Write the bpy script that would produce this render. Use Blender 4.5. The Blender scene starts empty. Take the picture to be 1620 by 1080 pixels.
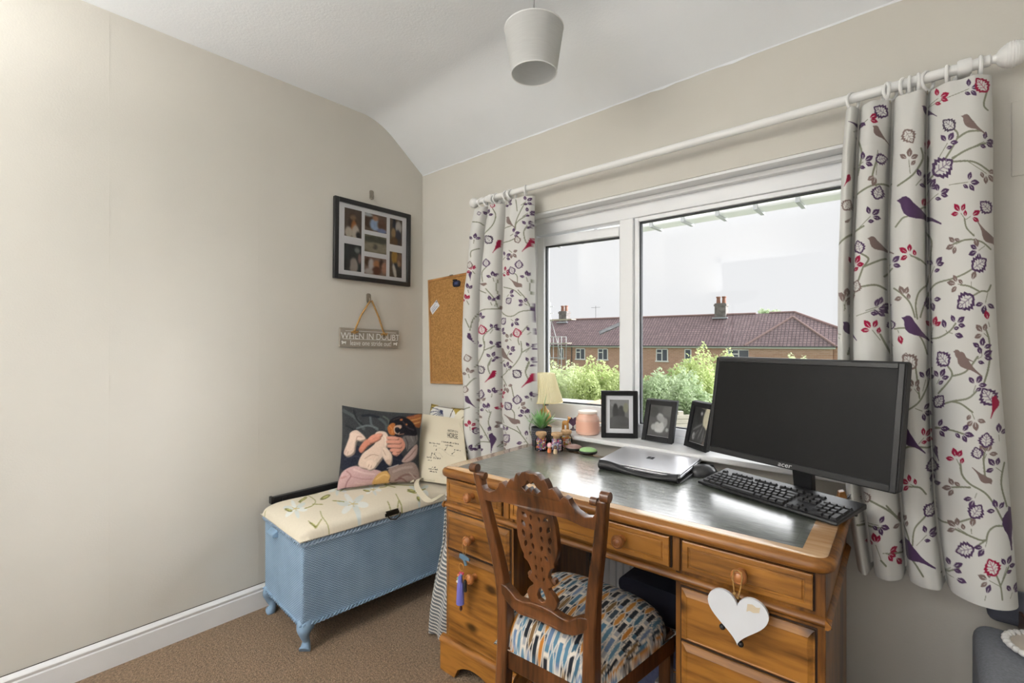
import bpy, bmesh, math, random
import numpy as np
from mathutils import Vector, Matrix
sc = bpy.context.scene
COL = sc.collection
RN = random.Random(11)

# ------------------------------------------------------------------ camera
CAM_F, CAM_X0, CAM_Y0 = 752.0, 810.0, 541.0
CAM_C = (2.318, -1.81, 1.22)
YAW = math.atan2(662, 752)
cam = bpy.data.cameras.new('camera'); camo = bpy.data.objects.new('camera', cam); COL.objects.link(camo)
camo.location = CAM_C; camo.rotation_euler = (math.pi/2, 0, YAW)
cam.sensor_width = 36.0; cam.lens = CAM_F/1620*36.0; cam.shift_y = 1.0/1620; cam.clip_start = 0.02; cam.clip_end = 400
sc.camera = camo

# ------------------------------------------------------------------ world (flat overcast sky)
wd = bpy.data.worlds.new('overcast_sky'); sc.world = wd; wd.use_nodes = True
bg = wd.node_tree.nodes['Background']
bg.inputs['Color'].default_value = (0.975, 0.985, 1.0, 1); bg.inputs['Strength'].default_value = 0.83
# soft brighter part of the cloud cover, beyond the window
sl = bpy.data.lights.new('cloud_sun', 'SUN'); so = bpy.data.objects.new('cloud_sun', sl); COL.objects.link(so)
SUN_AZ = Vector((-0.17, -0.985, 0)).normalized(); SUN_EL = math.radians(22)
sd = Vector((SUN_AZ.x*math.cos(SUN_EL), SUN_AZ.y*math.cos(SUN_EL), -math.sin(SUN_EL)))
so.rotation_euler = sd.to_track_quat('-Z', 'Y').to_euler(); so.location = (6, 6, 6)
sl.energy = 6.0; sl.angle = math.radians(115); sl.color = (0.98, 0.99, 1.0)
# the brightest, lower part of the clouds to the right of the window
s2 = bpy.data.lights.new('bright_cloud', 'SUN'); s2o = bpy.data.objects.new('bright_cloud', s2); COL.objects.link(s2o)
EL2 = math.radians(18); d2v = Vector((-0.85*math.cos(EL2), -0.527*math.cos(EL2), -math.sin(EL2)))
s2o.rotation_euler = d2v.to_track_quat('-Z', 'Y').to_euler(); s2o.location = (7, 6, 6); s2.energy = 8.8; s2.angle = math.radians(40); s2.color = (0.965, 0.985, 1.0)
# added fill light shining in through invented glazed doors behind the viewer
al = bpy.data.lights.new('added_rear_fill', 'AREA'); ao = bpy.data.objects.new('added_rear_fill', al); COL.objects.link(ao)
al.shape = 'RECTANGLE'; al.size = 2.1; al.size_y = 2.0; al.energy = 18; al.color = (1.0, 0.99, 0.97)
ao.location = (1.65, -3.45, 1.12); ao.rotation_euler = (math.pi/2, 0, 0)
vs = sc.view_settings
vs.view_transform = 'Standard'; vs.look = 'None'; vs.gamma = 1.0; vs.use_curve_mapping = False
vs.exposure = 0.06

# ------------------------------------------------------------------ helpers
fw = (-math.sin(YAW), math.cos(YAW)); rt = (math.cos(YAW), math.sin(YAW))
def proj(x, y, z):
    px, py, pz = x-CAM_C[0], y-CAM_C[1], z-CAM_C[2]
    d = px*fw[0]+py*fw[1]; u = px*rt[0]+py*rt[1]
    return CAM_X0+CAM_F*u/d, CAM_Y0-CAM_F*pz/d
def S(r, g=None, b=None):
    """sRGB 0-255 -> linear"""
    if g is None: g = b = r
    return tuple((c/255/12.92 if c/255 <= .04045 else ((c/255+.055)/1.055)**2.4) for c in (r, g, b))

class MB:
    def __init__(s): s.v = []; s.f = []
    def add(s, vs_, fs):
        o = len(s.v); s.v += [tuple(p) for p in vs_]; s.f += [tuple(i+o for i in f) for f in fs]; return s
    def box(s, x0, x1, y0, y1, z0, z1):
        return s.add([(x0,y0,z0),(x1,y0,z0),(x1,y1,z0),(x0,y1,z0),(x0,y0,z1),(x1,y0,z1),(x1,y1,z1),(x0,y1,z1)],
                     [(3,2,1,0),(4,5,6,7),(0,1,5,4),(1,2,6,5),(2,3,7,6),(3,0,4,7)])
    def bar(s, p0, p1, w, h, up=(0,0,1)):
        p0 = Vector(p0); p1 = Vector(p1); d = (p1-p0).normalized(); up = Vector(up)
        sx = d.cross(up); sx = sx.normalized() if sx.length > 1e-6 else Vector((1,0,0)); sy = sx.cross(d).normalized()
        vs_ = [p + sx*a*w/2 + sy*b*h/2 for p in (p0, p1) for a, b in ((-1,-1),(1,-1),(1,1),(-1,1))]
        return s.add(vs_, [(3,2,1,0),(4,5,6,7),(0,1,5,4),(1,2,6,5),(2,3,7,6),(3,0,4,7)])
    def tube(s, pts, r, n=10, closed=False, caps=True):
        pts = [Vector(p) for p in pts]; m = len(pts)
        rs = r if isinstance(r, (list, tuple)) else [r]*m
        o = len(s.v); prev = None
        for i, p in enumerate(pts):
            if closed: t = pts[(i+1) % m]-pts[i-1]
            else: t = pts[min(i+1, m-1)]-pts[max(i-1, 0)]
            t = t.normalized() if t.length > 1e-9 else Vector((0,0,1))
            if prev is None:
                a = Vector((0,0,1)) if abs(t.z) < .9 else Vector((1,0,0)); nx = t.cross(a).normalized()
            else:
                nx = prev - t*prev.dot(t); nx = nx.normalized() if nx.length > 1e-6 else prev
            prev = nx; ny = t.cross(nx)
            for k in range(n):
                a = 2*math.pi*k/n; s.v.append(tuple(p + nx*math.cos(a)*rs[i] + ny*math.sin(a)*rs[i]))
        for i in range(m if closed else m-1):
            j = (i+1) % m
            for k in range(n):
                k2 = (k+1) % n; s.f.append((o+i*n+k, o+i*n+k2, o+j*n+k2, o+j*n+k))
        if caps and not closed:
            s.f.append(tuple(o+k for k in range(n))[::-1]); s.f.append(tuple(o+(m-1)*n+k for k in range(n)))
        return s
    def cyl(s, p0, p1, r0, r1=None, n=20): return s.tube([p0, p1], [r0, r0 if r1 is None else r1], n)
    def lathe(s, prof, c=(0,0,0), n=28, axis=(0,0,1), caps=True, mod=None):
        ax = Vector(axis).normalized(); a = Vector((1,0,0)) if abs(ax.x) < .9 else Vector((0,1,0))
        nx = (a-ax*a.dot(ax)).normalized(); ny = ax.cross(nx); c = Vector(c); o = len(s.v); m = len(prof)
        for r, h in prof:
            for k in range(n):
                t = 2*math.pi*k/n; q = r*(mod(k) if mod else 1)
                s.v.append(tuple(c+ax*h+nx*math.cos(t)*q+ny*math.sin(t)*q))
        for i in range(m-1):
            for k in range(n):
                k2 = (k+1) % n; s.f.append((o+i*n+k, o+i*n+k2, o+(i+1)*n+k2, o+(i+1)*n+k))
        if caps:
            s.f.append(tuple(o+k for k in range(n))[::-1]); s.f.append(tuple(o+(m-1)*n+k for k in range(n)))
        return s
    def sph(s, c, r, nu=14, nv=9):
        if not isinstance(r, (list, tuple)): r = (r, r, r)
        o = len(s.v)
        for i in range(1, nv):
            th = math.pi*i/nv
            for k in range(nu):
                a = 2*math.pi*k/nu; s.v.append((c[0]+r[0]*math.sin(th)*math.cos(a), c[1]+r[1]*math.sin(th)*math.sin(a), c[2]+r[2]*math.cos(th)))
        t = len(s.v); s.v += [(c[0],c[1],c[2]+r[2]), (c[0],c[1],c[2]-r[2])]
        for i in range(nv-2):
            for k in range(nu):
                k2 = (k+1) % nu; s.f.append((o+i*nu+k, o+(i+1)*nu+k, o+(i+1)*nu+k2, o+i*nu+k2))
        for k in range(nu):
            k2 = (k+1) % nu; s.f.append((t, o+k, o+k2)); s.f.append((t+1, o+(nv-2)*nu+k2, o+(nv-2)*nu+k))
        return s
    def prism(s, poly, fn, d0, d1):
        """poly: 2D outline; fn(a,b,d)->3D"""
        n = len(poly); o = len(s.v)
        s.v += [tuple(fn(a,b,d0)) for a, b in poly]+[tuple(fn(a,b,d1)) for a, b in poly]
        s.f.append(tuple(range(o, o+n))[::-1]); s.f.append(tuple(range(o+n, o+2*n)))
        for i in range(n):
            j = (i+1) % n; s.f.append((o+i, o+j, o+n+j, o+n+i))
        return s
    def xf(s, M):
        s.v = [tuple(M @ Vector(p)) for p in s.v]; return s

def ob(name, mb, mat, parent=None, smooth=35, bevel=0, segs=2, label=None):
    me = bpy.data.meshes.new(name); me.from_pydata(mb.v, [], mb.f)
    bm = bmesh.new(); bm.from_mesh(me); bmesh.ops.recalc_face_normals(bm, faces=bm.faces); bm.to_mesh(me); bm.free()
    if smooth:
        me.shade_smooth(); me.set_sharp_from_angle(angle=math.radians(smooth))
    me.materials.append(mat)
    o = bpy.data.objects.new(name, me); COL.objects.link(o)
    if parent: o.parent = parent
    if bevel:
        m = o.modifiers.new('bevel', 'BEVEL'); m.width = bevel; m.segments = segs; m.limit_method = 'ANGLE'; m.angle_limit = math.radians(40)
        if smooth: me.set_sharp_from_angle(angle=math.radians(80)) ; m.harden_normals = False
    if label: o['label'] = label
    return o
def tag(o, label=None, cat=None, group=None, kind=None):
    if label: o['label'] = label
    if cat: o['category'] = cat
    if group: o['group'] = group
    if kind: o['kind'] = kind
    return o
def thing(name, label, cat, loc=(0,0,0), rz=0, group=None):
    o = bpy.data.objects.new(name, None); o.empty_display_size = .05; COL.objects.link(o)
    o.location = loc; o.rotation_euler = (0,0,rz); return tag(o, label, cat, group)
def struct(o): o['kind'] = 'structure'; return o
def setup(name, loc=(0,0,0), rz=0):
    o = bpy.data.objects.new(name, None); o.empty_display_size = .05; COL.objects.link(o); o.location = loc; o.rotation_euler = (0,0,rz); o['kind'] = 'structure'; return o
def grid(name, P, mat, parent=None, col=None, smooth=True, close=False, thick=0, thick_off=1):
    """P: (n,m,3) array -> quad grid mesh; col: (n,m,3) sRGB 0-255 point colours"""
    n, m = P.shape[:2]; me = bpy.data.meshes.new(name)
    idx = np.arange(n*m).reshape(n, m)
    q = np.stack([idx[:-1,:-1], idx[:-1,1:], idx[1:,1:], idx[1:,:-1]], -1).reshape(-1, 4)
    me.vertices.add(n*m); me.vertices.foreach_set('co', P.reshape(-1).astype(np.float32))
    me.loops.add(len(q)*4); me.loops.foreach_set('vertex_index', q.reshape(-1).astype(np.int32))
    me.polygons.add(len(q)); me.polygons.foreach_set('loop_start', (np.arange(len(q))*4).astype(np.int32))
    me.update(calc_edges=True); me.validate()
    if col is not None:
        a = me.color_attributes.new('Col', 'FLOAT_COLOR', 'POINT'); c = col.reshape(-1, 3)/255.0
        lin = np.where(c <= .04045, c/12.92, ((c+.055)/1.055)**2.4)
        a.data.foreach_set('color', np.concatenate([lin, np.ones((n*m, 1))], 1).reshape(-1).astype(np.float32))
    if smooth: me.shade_smooth()
    me.materials.append(mat); o = bpy.data.objects.new(name, me); COL.objects.link(o)
    if parent: o.parent = parent
    if thick:
        md = o.modifiers.new('thick', 'SOLIDIFY'); md.thickness = thick; md.offset = thick_off
    return o
def dup(o, parent=None, loc=None, name=None):
    c = o.copy(); COL.objects.link(c)
    if parent is not None: c.parent = parent
    if loc is not None: c.location = loc
    return c
def curve_mesh(splines, depth, fn=None, bevel=0.0):
    """filled 2D curve with holes -> MB (a,b,d); fn maps to 3D"""
    cu = bpy.data.curves.new('tmp', 'CURVE'); cu.dimensions = '2D'; cu.fill_mode = 'BOTH'; cu.extrude = depth/2; cu.bevel_depth = bevel
    for sp in splines:
        s_ = cu.splines.new('POLY'); s_.points.add(len(sp)-1); s_.use_cyclic_u = True
        for i, (a, b) in enumerate(sp): s_.points[i].co = (a, b, 0, 1)
    return _tomb(cu, fn)
def text_mesh(txt, size, depth=0.001, fn=None, align='CENTER', shear=0.0, xs=1.0):
    cu = bpy.data.curves.new('tmp', 'FONT'); cu.body = txt; cu.size = size; cu.extrude = depth/2; cu.align_x = align; cu.align_y = 'CENTER'; cu.shear = shear; cu.resolution_u = 3
    mb = _tomb(cu, None)
    mb.v = [(a*xs, b, d) for a, b, d in mb.v]
    if fn: mb.v = [tuple(fn(*p)) for p in mb.v]
    return mb
def _tomb(cu, fn):
    o = bpy.data.objects.new('tmp', cu); COL.objects.link(o); dg = bpy.context.evaluated_depsgraph_get(); dg.update()
    me = o.evaluated_get(dg).to_mesh(); mb = MB()
    mb.v = [tuple(v.co) for v in me.vertices]; mb.f = [tuple(p.vertices) for p in me.polygons]
    o.evaluated_get(dg).to_mesh_clear(); bpy.data.objects.remove(o); bpy.data.curves.remove(cu)
    if fn: mb.v = [tuple(fn(*p)) for p in mb.v]
    return mb
def smoothline(pts, n=8, closed=False):
    P = [Vector(p if len(p) == 3 else (p[0], p[1], 0)) for p in pts]; out = []; m = len(P)
    for i in range(m if closed else m-1):
        if closed: a, b, c, d = P[i-1], P[i], P[(i+1) % m], P[(i+2) % m]
        else: a, b, c, d = P[max(i-1,0)], P[i], P[i+1], P[min(i+2,m-1)]
        for k in range(n):
            t = k/n; out.append(.5*((2*b)+(c-a)*t+(2*a-5*b+4*c-d)*t*t+(3*b-a-3*c+d)*t**3))
    if not closed: out.append(P[-1])
    return [tuple(p) for p in out] if len(pts[0]) == 3 else [(p.x, p.y) for p in out]

# ------------------------------------------------------------------ paint box for flat print
class Cv:
    """canvas in photo-like coordinates: origin (x0,y0), k canvas px per unit"""
    def __init__(s, x0, y0, w, h, k, bg_):
        s.x0, s.y0, s.k = x0, y0, k; s.a = np.zeros((int(h*k)+2, int(w*k)+2, 3)); s.a[:] = bg_
        s.T = lambda x, y: (x, y)
    def crop(s, ox, oy, sc_): s.T = lambda x, y: (ox+x*sc_, oy+y*sc_); s.cs = sc_; return s
    def _c(s, pts): return np.array([[(q[0]-s.x0)*s.k, (q[1]-s.y0)*s.k] for q in (s.T(*p) for p in pts)])
    def poly(s, pts, col, al=1.0):
        P = s._c(pts); H, W = s.a.shape[:2]
        x0, y0 = np.floor(P.min(0)).astype(int)-1; x1, y1 = np.ceil(P.max(0)).astype(int)+2
        x0, y0, x1, y1 = max(x0,0), max(y0,0), min(x1,W), min(y1,H)
        if x1 <= x0 or y1 <= y0: return
        yy, xx = np.mgrid[y0:y1, x0:x1]; yy = yy+.5; xx = xx+.5; ins = np.zeros(xx.shape, bool)
        for i in range(len(P)):
            (ax, ay), (bx, by) = P[i-1], P[i]
            if ay == by: continue
            ins ^= ((ay > yy) != (by > yy)) & (xx < (bx-ax)*(yy-ay)/(by-ay)+ax)
        sub = s.a[y0:y1, x0:x1]; sub[ins] = sub[ins]*(1-al)+np.array(col)*al
    def ell(s, cx, cy, rx, ry, col, rot=0, al=1.0):
        c, n = math.cos(math.radians(rot)), math.sin(math.radians(rot))
        s.poly([(cx+rx*math.cos(t)*c-ry*math.sin(t)*n, cy+rx*math.cos(t)*n+ry*math.sin(t)*c) for t in np.linspace(0, 2*math.pi, 25)[:-1]], col, al)
    def line(s, pts, w, col, sm=True):
        if sm and len(pts) > 2: pts = smoothline(pts, 5)
        P = s._c(pts); w = max(w*getattr(s, 'cs', 1)*s.k/2, .55); H, W = s.a.shape[:2]
        for i in range(len(P)-1):
            a, b = P[i], P[i+1]; x0, y0 = np.floor(np.minimum(a,b)-w).astype(int); x1, y1 = np.ceil(np.maximum(a,b)+w).astype(int)+1
            x0, y0, x1, y1 = max(x0,0), max(y0,0), min(x1,W), min(y1,H)
            if x1 <= x0 or y1 <= y0: continue
            yy, xx = np.mgrid[y0:y1, x0:x1]; xx = xx+.5; yy = yy+.5; d = b-a; L = max(d@d, 1e-9)
            t = np.clip(((xx-a[0])*d[0]+(yy-a[1])*d[1])/L, 0, 1)
            s.a[y0:y1, x0:x1][np.hypot(xx-a[0]-t*d[0], yy-a[1]-t*d[1]) <= w] = col
    def blur(s, r, it=2):
        r = int(r)
        for _ in range(it):
            for ax in (0, 1):
                p = np.pad(s.a, [(r, r) if i == ax else (0, 0) for i in range(3)], 'edge'); c = np.cumsum(p, ax)
                c = np.concatenate([np.zeros_like(np.take(c, [0], ax)), c], ax); n = s.a.shape[ax]
                s.a = (np.take(c, range(2*r+1, 2*r+1+n), ax)-np.take(c, range(n), ax))/(2*r+1)
    def noise(s, amp, seed=0, cell=1):
        r = np.random.RandomState(seed); H, W = s.a.shape[:2]
        n = r.randn(H//cell+2, W//cell+2).repeat(cell, 0).repeat(cell, 1)[:H, :W]; s.a = np.clip(s.a+n[..., None]*amp, 0, 255)
    def get(s, x, y):
        cx = np.clip((x-s.x0)*s.k-.5, 0, s.a.shape[1]-1.001); cy = np.clip((y-s.y0)*s.k-.5, 0, s.a.shape[0]-1.001)
        i, j = cx.astype(int), cy.astype(int); fx, fy = (cx-i)[..., None], (cy-j)[..., None]; A = s.a
        return A[j,i]*(1-fx)*(1-fy)+A[j,i+1]*fx*(1-fy)+A[j+1,i]*(1-fx)*fy+A[j+1,i+1]*fx*fy

# ------------------------------------------------------------------ materials
def mat(name, col, rough=.5, metal=0.0, spec=.5, var=None, bump=None, coat=0, emit=None, trans=0, sheen=0, attr=False, coord='Object', sss=0):
    """var=(scale,amount[,stretch xyz]); bump=(scale,strength[,stretch])"""
    m = bpy.data.materials.new(name); m.use_nodes = True; nt = m.node_tree; N = nt.nodes; L = nt.links; b = N['Principled BSDF']
    b.inputs['Base Color'].default_value = (*col, 1); b.inputs['Roughness'].default_value = rough; b.inputs['Metallic'].default_value = metal
    b.inputs['Specular IOR Level'].default_value = spec; b.inputs['Coat Weight'].default_value = coat; b.inputs['Coat Roughness'].default_value = .15
    b.inputs['Transmission Weight'].default_value = trans; b.inputs['Sheen Weight'].default_value = sheen
    if sss: b.inputs['Subsurface Weight'].default_value = sss; b.inputs['Subsurface Radius'].default_value = (.02,.02,.02)
    tc = N.new('ShaderNodeTexCoord')
    def noise(sc_, st=(1,1,1), det=4):
        mp = N.new('ShaderNodeMapping'); mp.inputs['Scale'].default_value = st; L.new(tc.outputs[coord], mp.inputs['Vector'])
        n = N.new('ShaderNodeTexNoise'); n.inputs['Scale'].default_value = sc_; n.inputs['Detail'].default_value = det; L.new(mp.outputs[0], n.inputs['Vector']); return n
    src = None
    if attr:
        at_ = N.new('ShaderNodeAttribute'); at_.attribute_name = 'Col'; src = at_.outputs['Color']
    if var:
        n = noise(var[0], var[2] if len(var) > 2 else (1,1,1)); mx = N.new('ShaderNodeMix'); mx.data_type = 'RGBA'; mx.blend_type = 'MULTIPLY'
        mx.inputs[0].default_value = 1.0
        cr = N.new('ShaderNodeValToRGB'); a = var[1]; cr.color_ramp.elements[0].color = (1-a,)*3+(1,); cr.color_ramp.elements[1].color = (1+a*.3,)*3+(1,)
        cr.color_ramp.elements[0].position = .3; cr.color_ramp.elements[1].position = .7
        L.new(n.outputs['Fac'], cr.inputs[0]); L.new(cr.outputs[0], mx.inputs[7])
        if src: L.new(src, mx.inputs[6])
        else: mx.inputs[6].default_value = (*col, 1)
        src = mx.outputs[2]
    if src: L.new(src, b.inputs['Base Color'])
    if bump:
        n = noise(bump[0], bump[2] if len(bump) > 2 else (1,1,1), 3); bp = N.new('ShaderNodeBump'); bp.inputs['Strength'].default_value = bump[1]; bp.inputs['Distance'].default_value = bump[3] if len(bump) > 3 else .01
        L.new(n.outputs['Fac'], bp.inputs['Height']); L.new(bp.outputs[0], b.inputs['Normal'])
    if emit: b.inputs['Emission Color'].default_value = (*emit[0], 1); b.inputs['Emission Strength'].default_value = emit[1]
    return m
def wood(name, c_dark, c_light, axis='x', scale=9, rough=.35, knots=True, coat=.25, knot_col=None, spec=.4):
    m = bpy.data.materials.new(name); m.use_nodes = True; nt = m.node_tree; N = nt.nodes; L = nt.links; b = N['Principled BSDF']
    b.inputs['Roughness'].default_value = rough; b.inputs['Coat Weight'].default_value = coat; b.inputs['Coat Roughness'].default_value = .25; b.inputs['Specular IOR Level'].default_value = spec
    tc = N.new('ShaderNodeTexCoord'); oi = N.new('ShaderNodeObjectInfo'); mp = N.new('ShaderNodeMapping')
    st = {'x': (.12,1,1), 'y': (1,.12,1), 'z': (1,1,.12)}[axis]; mp.inputs['Scale'].default_value = st
    ad = N.new('ShaderNodeVectorMath'); ad.operation = 'ADD'; L.new(tc.outputs['Object'], ad.inputs[0])
    cm = N.new('ShaderNodeCombineXYZ'); mu = N.new('ShaderNodeMath'); mu.operation = 'MULTIPLY'; mu.inputs[1].default_value = 7.3
    L.new(oi.outputs['Random'], mu.inputs[0])
    for i in range(3): L.new(mu.outputs[0], cm.inputs[i])
    L.new(cm.outputs[0], ad.inputs[1]); L.new(ad.outputs[0], mp.inputs['Vector'])
    n1 = N.new('ShaderNodeTexNoise'); n1.inputs['Scale'].default_value = scale; n1.inputs['Detail'].default_value = 5; n1.inputs['Distortion'].default_value = .6; L.new(mp.outputs[0], n1.inputs['Vector'])
    n2 = N.new('ShaderNodeTexNoise'); n2.inputs['Scale'].default_value = scale*9; n2.inputs['Detail'].default_value = 3; L.new(mp.outputs[0], n2.inputs['Vector'])
    m1 = N.new('ShaderNodeMath'); m1.operation = 'MULTIPLY_ADD'; m1.inputs[1].default_value = .55; L.new(n2.outputs['Fac'], m1.inputs[0]); L.new(n1.outputs['Fac'], m1.inputs[2])
    cr = N.new('ShaderNodeValToRGB'); cr.color_ramp.elements[0].position = .58; cr.color_ramp.elements[1].position = .92
    cr.color_ramp.elements[0].color = (*c_dark, 1); cr.color_ramp.elements[1].color = (*c_light, 1); L.new(m1.outputs[0], cr.inputs[0]); out = cr.outputs[0]
    if knots:
        vo = N.new('ShaderNodeTexVoronoi'); vo.voronoi_dimensions = '2D'; vo.inputs['Scale'].default_value = 5.6; mp2 = N.new('ShaderNodeMapping'); mp2.inputs['Rotation'].default_value = (-math.pi/2, 0, 0)
        mp2.inputs['Scale'].default_value = {'x': (.55,1,1), 'y': (1,.55,1), 'z': (1,1,.55)}[axis]; L.new(ad.outputs[0], mp2.inputs['Vector']); L.new(mp2.outputs[0], vo.inputs['Vector'])
        c2 = N.new('ShaderNodeValToRGB'); c2.color_ramp.elements[0].position = .04; c2.color_ramp.elements[1].position = .12
        c2.color_ramp.elements[0].color = (*(knot_col or S(52,26,12)), 1); c2.color_ramp.elements[1].color = (1,1,1,1); L.new(vo.outputs['Distance'], c2.inputs[0])
        mx = N.new('ShaderNodeMix'); mx.data_type = 'RGBA'; mx.blend_type = 'MULTIPLY'; mx.inputs[0].default_value = .85; L.new(out, mx.inputs[6]); L.new(c2.outputs[0], mx.inputs[7]); out = mx.outputs[2]
    L.new(out, b.inputs['Base Color'])
    bp = N.new('ShaderNodeBump'); bp.inputs['Strength'].default_value = .12; bp.inputs['Distance'].default_value = .003; L.new(n2.outputs['Fac'], bp.inputs['Height']); L.new(bp.outputs[0], b.inputs['Normal'])
    return m
def glass(name, tint=(1,1,1), refl=.06, rough=0.0):
    m = bpy.data.materials.new(name); m.use_nodes = True; nt = m.node_tree; N = nt.nodes; L = nt.links; N.remove(N['Principled BSDF'])
    t = N.new('ShaderNodeBsdfTransparent'); t.inputs[0].default_value = (*tint, 1); g = N.new('ShaderNodeBsdfGlossy'); g.inputs['Roughness'].default_value = rough
    mx = N.new('ShaderNodeMixShader'); lw = N.new('ShaderNodeFresnel'); lw.inputs[0].default_value = 1.2 if refl < .1 else 1.45
    L.new(lw.outputs[0], mx.inputs[0]); L.new(t.outputs[0], mx.inputs[1]); L.new(g.outputs[0], mx.inputs[2]); L.new(mx.outputs[0], N['Material Output'].inputs[0]); return m

M_WALL = mat('magnolia_paint', S(207,203,194), .75, spec=.25, bump=(160,.05), var=(3,.03))
M_CEIL = mat('ceiling_paint', S(237,240,243), .85, spec=.2, bump=(120,.1), var=(2.5,.03))
M_GLOSS = mat('white_gloss_paint', S(232,232,232), .3, spec=.5, var=(6,.04))
M_UPVC = mat('white_upvc', S(238,239,241), .3, spec=.5)
M_GASKET = mat('black_gasket', S(52,54,58), .6)
M_GLASS = glass('window_glass')
M_CARPET = mat('brown_carpet', S(150,125,100), .95, spec=.1, var=(110,.5), bump=(180,.9,(1,1,1),.01), sheen=.1)
# ================================================================== THE ROOM
X1, Y1, ZC, ZW, YB = 3.15, -3.3, 2.463, 2.232, -0.302     # right wall, rear wall, ceiling, top of window wall, start of the sloped ceiling
OX0, OX1, OZ0, OZ1 = 0.755, 2.235, 0.785, 1.845           # window opening
floor = struct(ob('floor', MB().box(-.1, X1+.1, Y1-.1, .25, -.12, 0), M_CARPET, smooth=0))
tag(floor, 'worn brown cut pile carpet covering the whole floor', 'floor')
wl = struct(ob('wall_left', MB().prism([(.25,-.12),(.25,ZW-.19),(0,ZW),(YB,ZC),(YB,ZC+.1),(Y1-.1,ZC+.1),(Y1-.1,-.12)], lambda a,b,d: (d,a,b), -.12, 0), M_WALL, smooth=0))
tag(wl, 'plain magnolia painted wall with a hung photo frame and sign', 'wall')
for k, yy in enumerate((-.94, -1.47)):
    ob('wallpaper_seam', MB().box(-.001, .0006, yy, yy+.0022, .11, ZC), M_WALL, wl, smooth=0)
ww = MB()
for a in ((-.12, OX0, 0, ZW), (OX1, X1+.12, 0, ZW), (OX0, OX1, 0, OZ0), (OX0, OX1, OZ1, ZW)): ww.box(a[0], a[1], 0, .24, a[2]-(.12 if a[2] == 0 else 0), a[3])
wf = struct(ob('wall_front', ww, M_WALL, smooth=0)); tag(wf, 'beige painted window wall with a deep window recess', 'wall')
wr = struct(ob('wall_right', MB().box(X1, X1+.12, Y1-.1, .24, -.12, ZC+.1), M_WALL, smooth=0)); tag(wr, 'beige wall on the right side of the room', 'wall')
rb = MB(); RX0, RX1, RZ0, RZ1 = .55, 2.75, .06, 2.15
for a in ((-.12, RX0, -.12, ZC+.1), (RX1, X1+.12, -.12, ZC+.1), (RX0, RX1, -.12, RZ0), (RX0, RX1, RZ1, ZC+.1)): rb.box(a[0], a[1], Y1-.14, Y1, a[2], a[3])
wb = struct(ob('wall_back', rb, M_WALL, smooth=0)); tag(wb, 'beige wall behind the viewer with an added glazed opening for fill light', 'wall')
d2 = setup('added_rear_glazing', (0, 0, 0)); tag(d2, 'added glazed doors behind the viewer, for fill light', 'window')  # invented glazing, out of view, added to let the rear fill light in
fm = MB()
for x in (RX0, (RX0+RX1)/2-.03, RX1-.06): fm.box(x, x+.06, Y1-.1, Y1-.04, RZ0, RZ1)
for z in (RZ0, RZ1-.06): fm.box(RX0, RX1, Y1-.1, Y1-.04, z, z+.06)
ob('added_door_frame', fm, M_UPVC, d2, smooth=0)
for x0, x1 in ((RX0+.06, (RX0+RX1)/2-.03), ((RX0+RX1)/2+.03, RX1-.06)): ob('pane', MB().box(x0, x1, Y1-.074, Y1-.068, RZ0+.06, RZ1-.06), M_GLASS, d2, smooth=0)
# ceiling: flat part and coved slope down to the window wall
cp = [(Y1-.1, ZC), (YB-.10, ZC)]
for k in range(1, 9):      # rounded break
    t = k/8; a = (YB-.10, ZC); b = (YB-.01, ZC-.002); c = (YB+.085, ZC-.065)
    cp.append(((1-t)**2*a[0]+2*t*(1-t)*b[0]+t*t*c[0], (1-t)**2*a[1]+2*t*(1-t)*b[1]+t*t*c[1]))
cp += [(0, ZW), (.25, ZW-.19), (.25, ZC+.12), (Y1-.1, ZC+.12)]
ce = struct(ob('ceiling', MB().prism(cp, lambda a,b,d: (d,a,b), -.12, X1+.12), M_CEIL, smooth=20)); tag(ce, 'white ceiling sloping down to the window wall', 'ceiling')
# filler bead where wall meets ceiling, slightly uneven
fb = MB(); edge = [.004+.007*RN.random()*(1 if RN.random() < .35 else .35) for k in range(61)]
for k in range(60):
    fb.prism([(k/60*X1, ZW+.002), (k/60*X1, ZW-edge[k]), ((k+1)/60*X1, ZW-edge[k+1]), ((k+1)/60*X1, ZW+.002)], lambda a,b,d: (a,d,b), -.0012, 0)
struct(ob('trim_1', fb, M_CEIL, smooth=0)); tag(bpy.data.objects['trim_1'], 'uneven paint line along the top of the window wall', 'trim')
# skirting boards
def skirt(name, fn, L0, L1, label):
    prof = [(0,0),(.016,0),(.016,.078),(.013,.083),(.015,.088),(.0155,.094),(.012,.1),(.006,.105),(.003,.108),(0,.108)]
    o = struct(ob(name, MB().prism(prof, fn, L0, L1), M_GLOSS, smooth=30)); return tag(o, label, 'skirting')
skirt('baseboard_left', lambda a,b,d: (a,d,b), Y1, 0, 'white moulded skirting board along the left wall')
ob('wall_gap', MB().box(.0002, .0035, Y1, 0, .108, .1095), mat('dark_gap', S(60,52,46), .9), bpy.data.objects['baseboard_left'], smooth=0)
skirt('baseboard_front', lambda a,b,d: (d,-a,b), .016, X1, 'white skirting board below the window behind the desk')
# painted-over hatch at the right of the curtain
pn = MB().box(2.478, 2.72, -.004, 0, 1.655, 1.85)
tr = struct(ob('trim_2', pn, M_WALL, bevel=.0015, smooth=0)); tag(tr, 'painted over square panel on wall right of curtain', 'panel')

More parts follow.
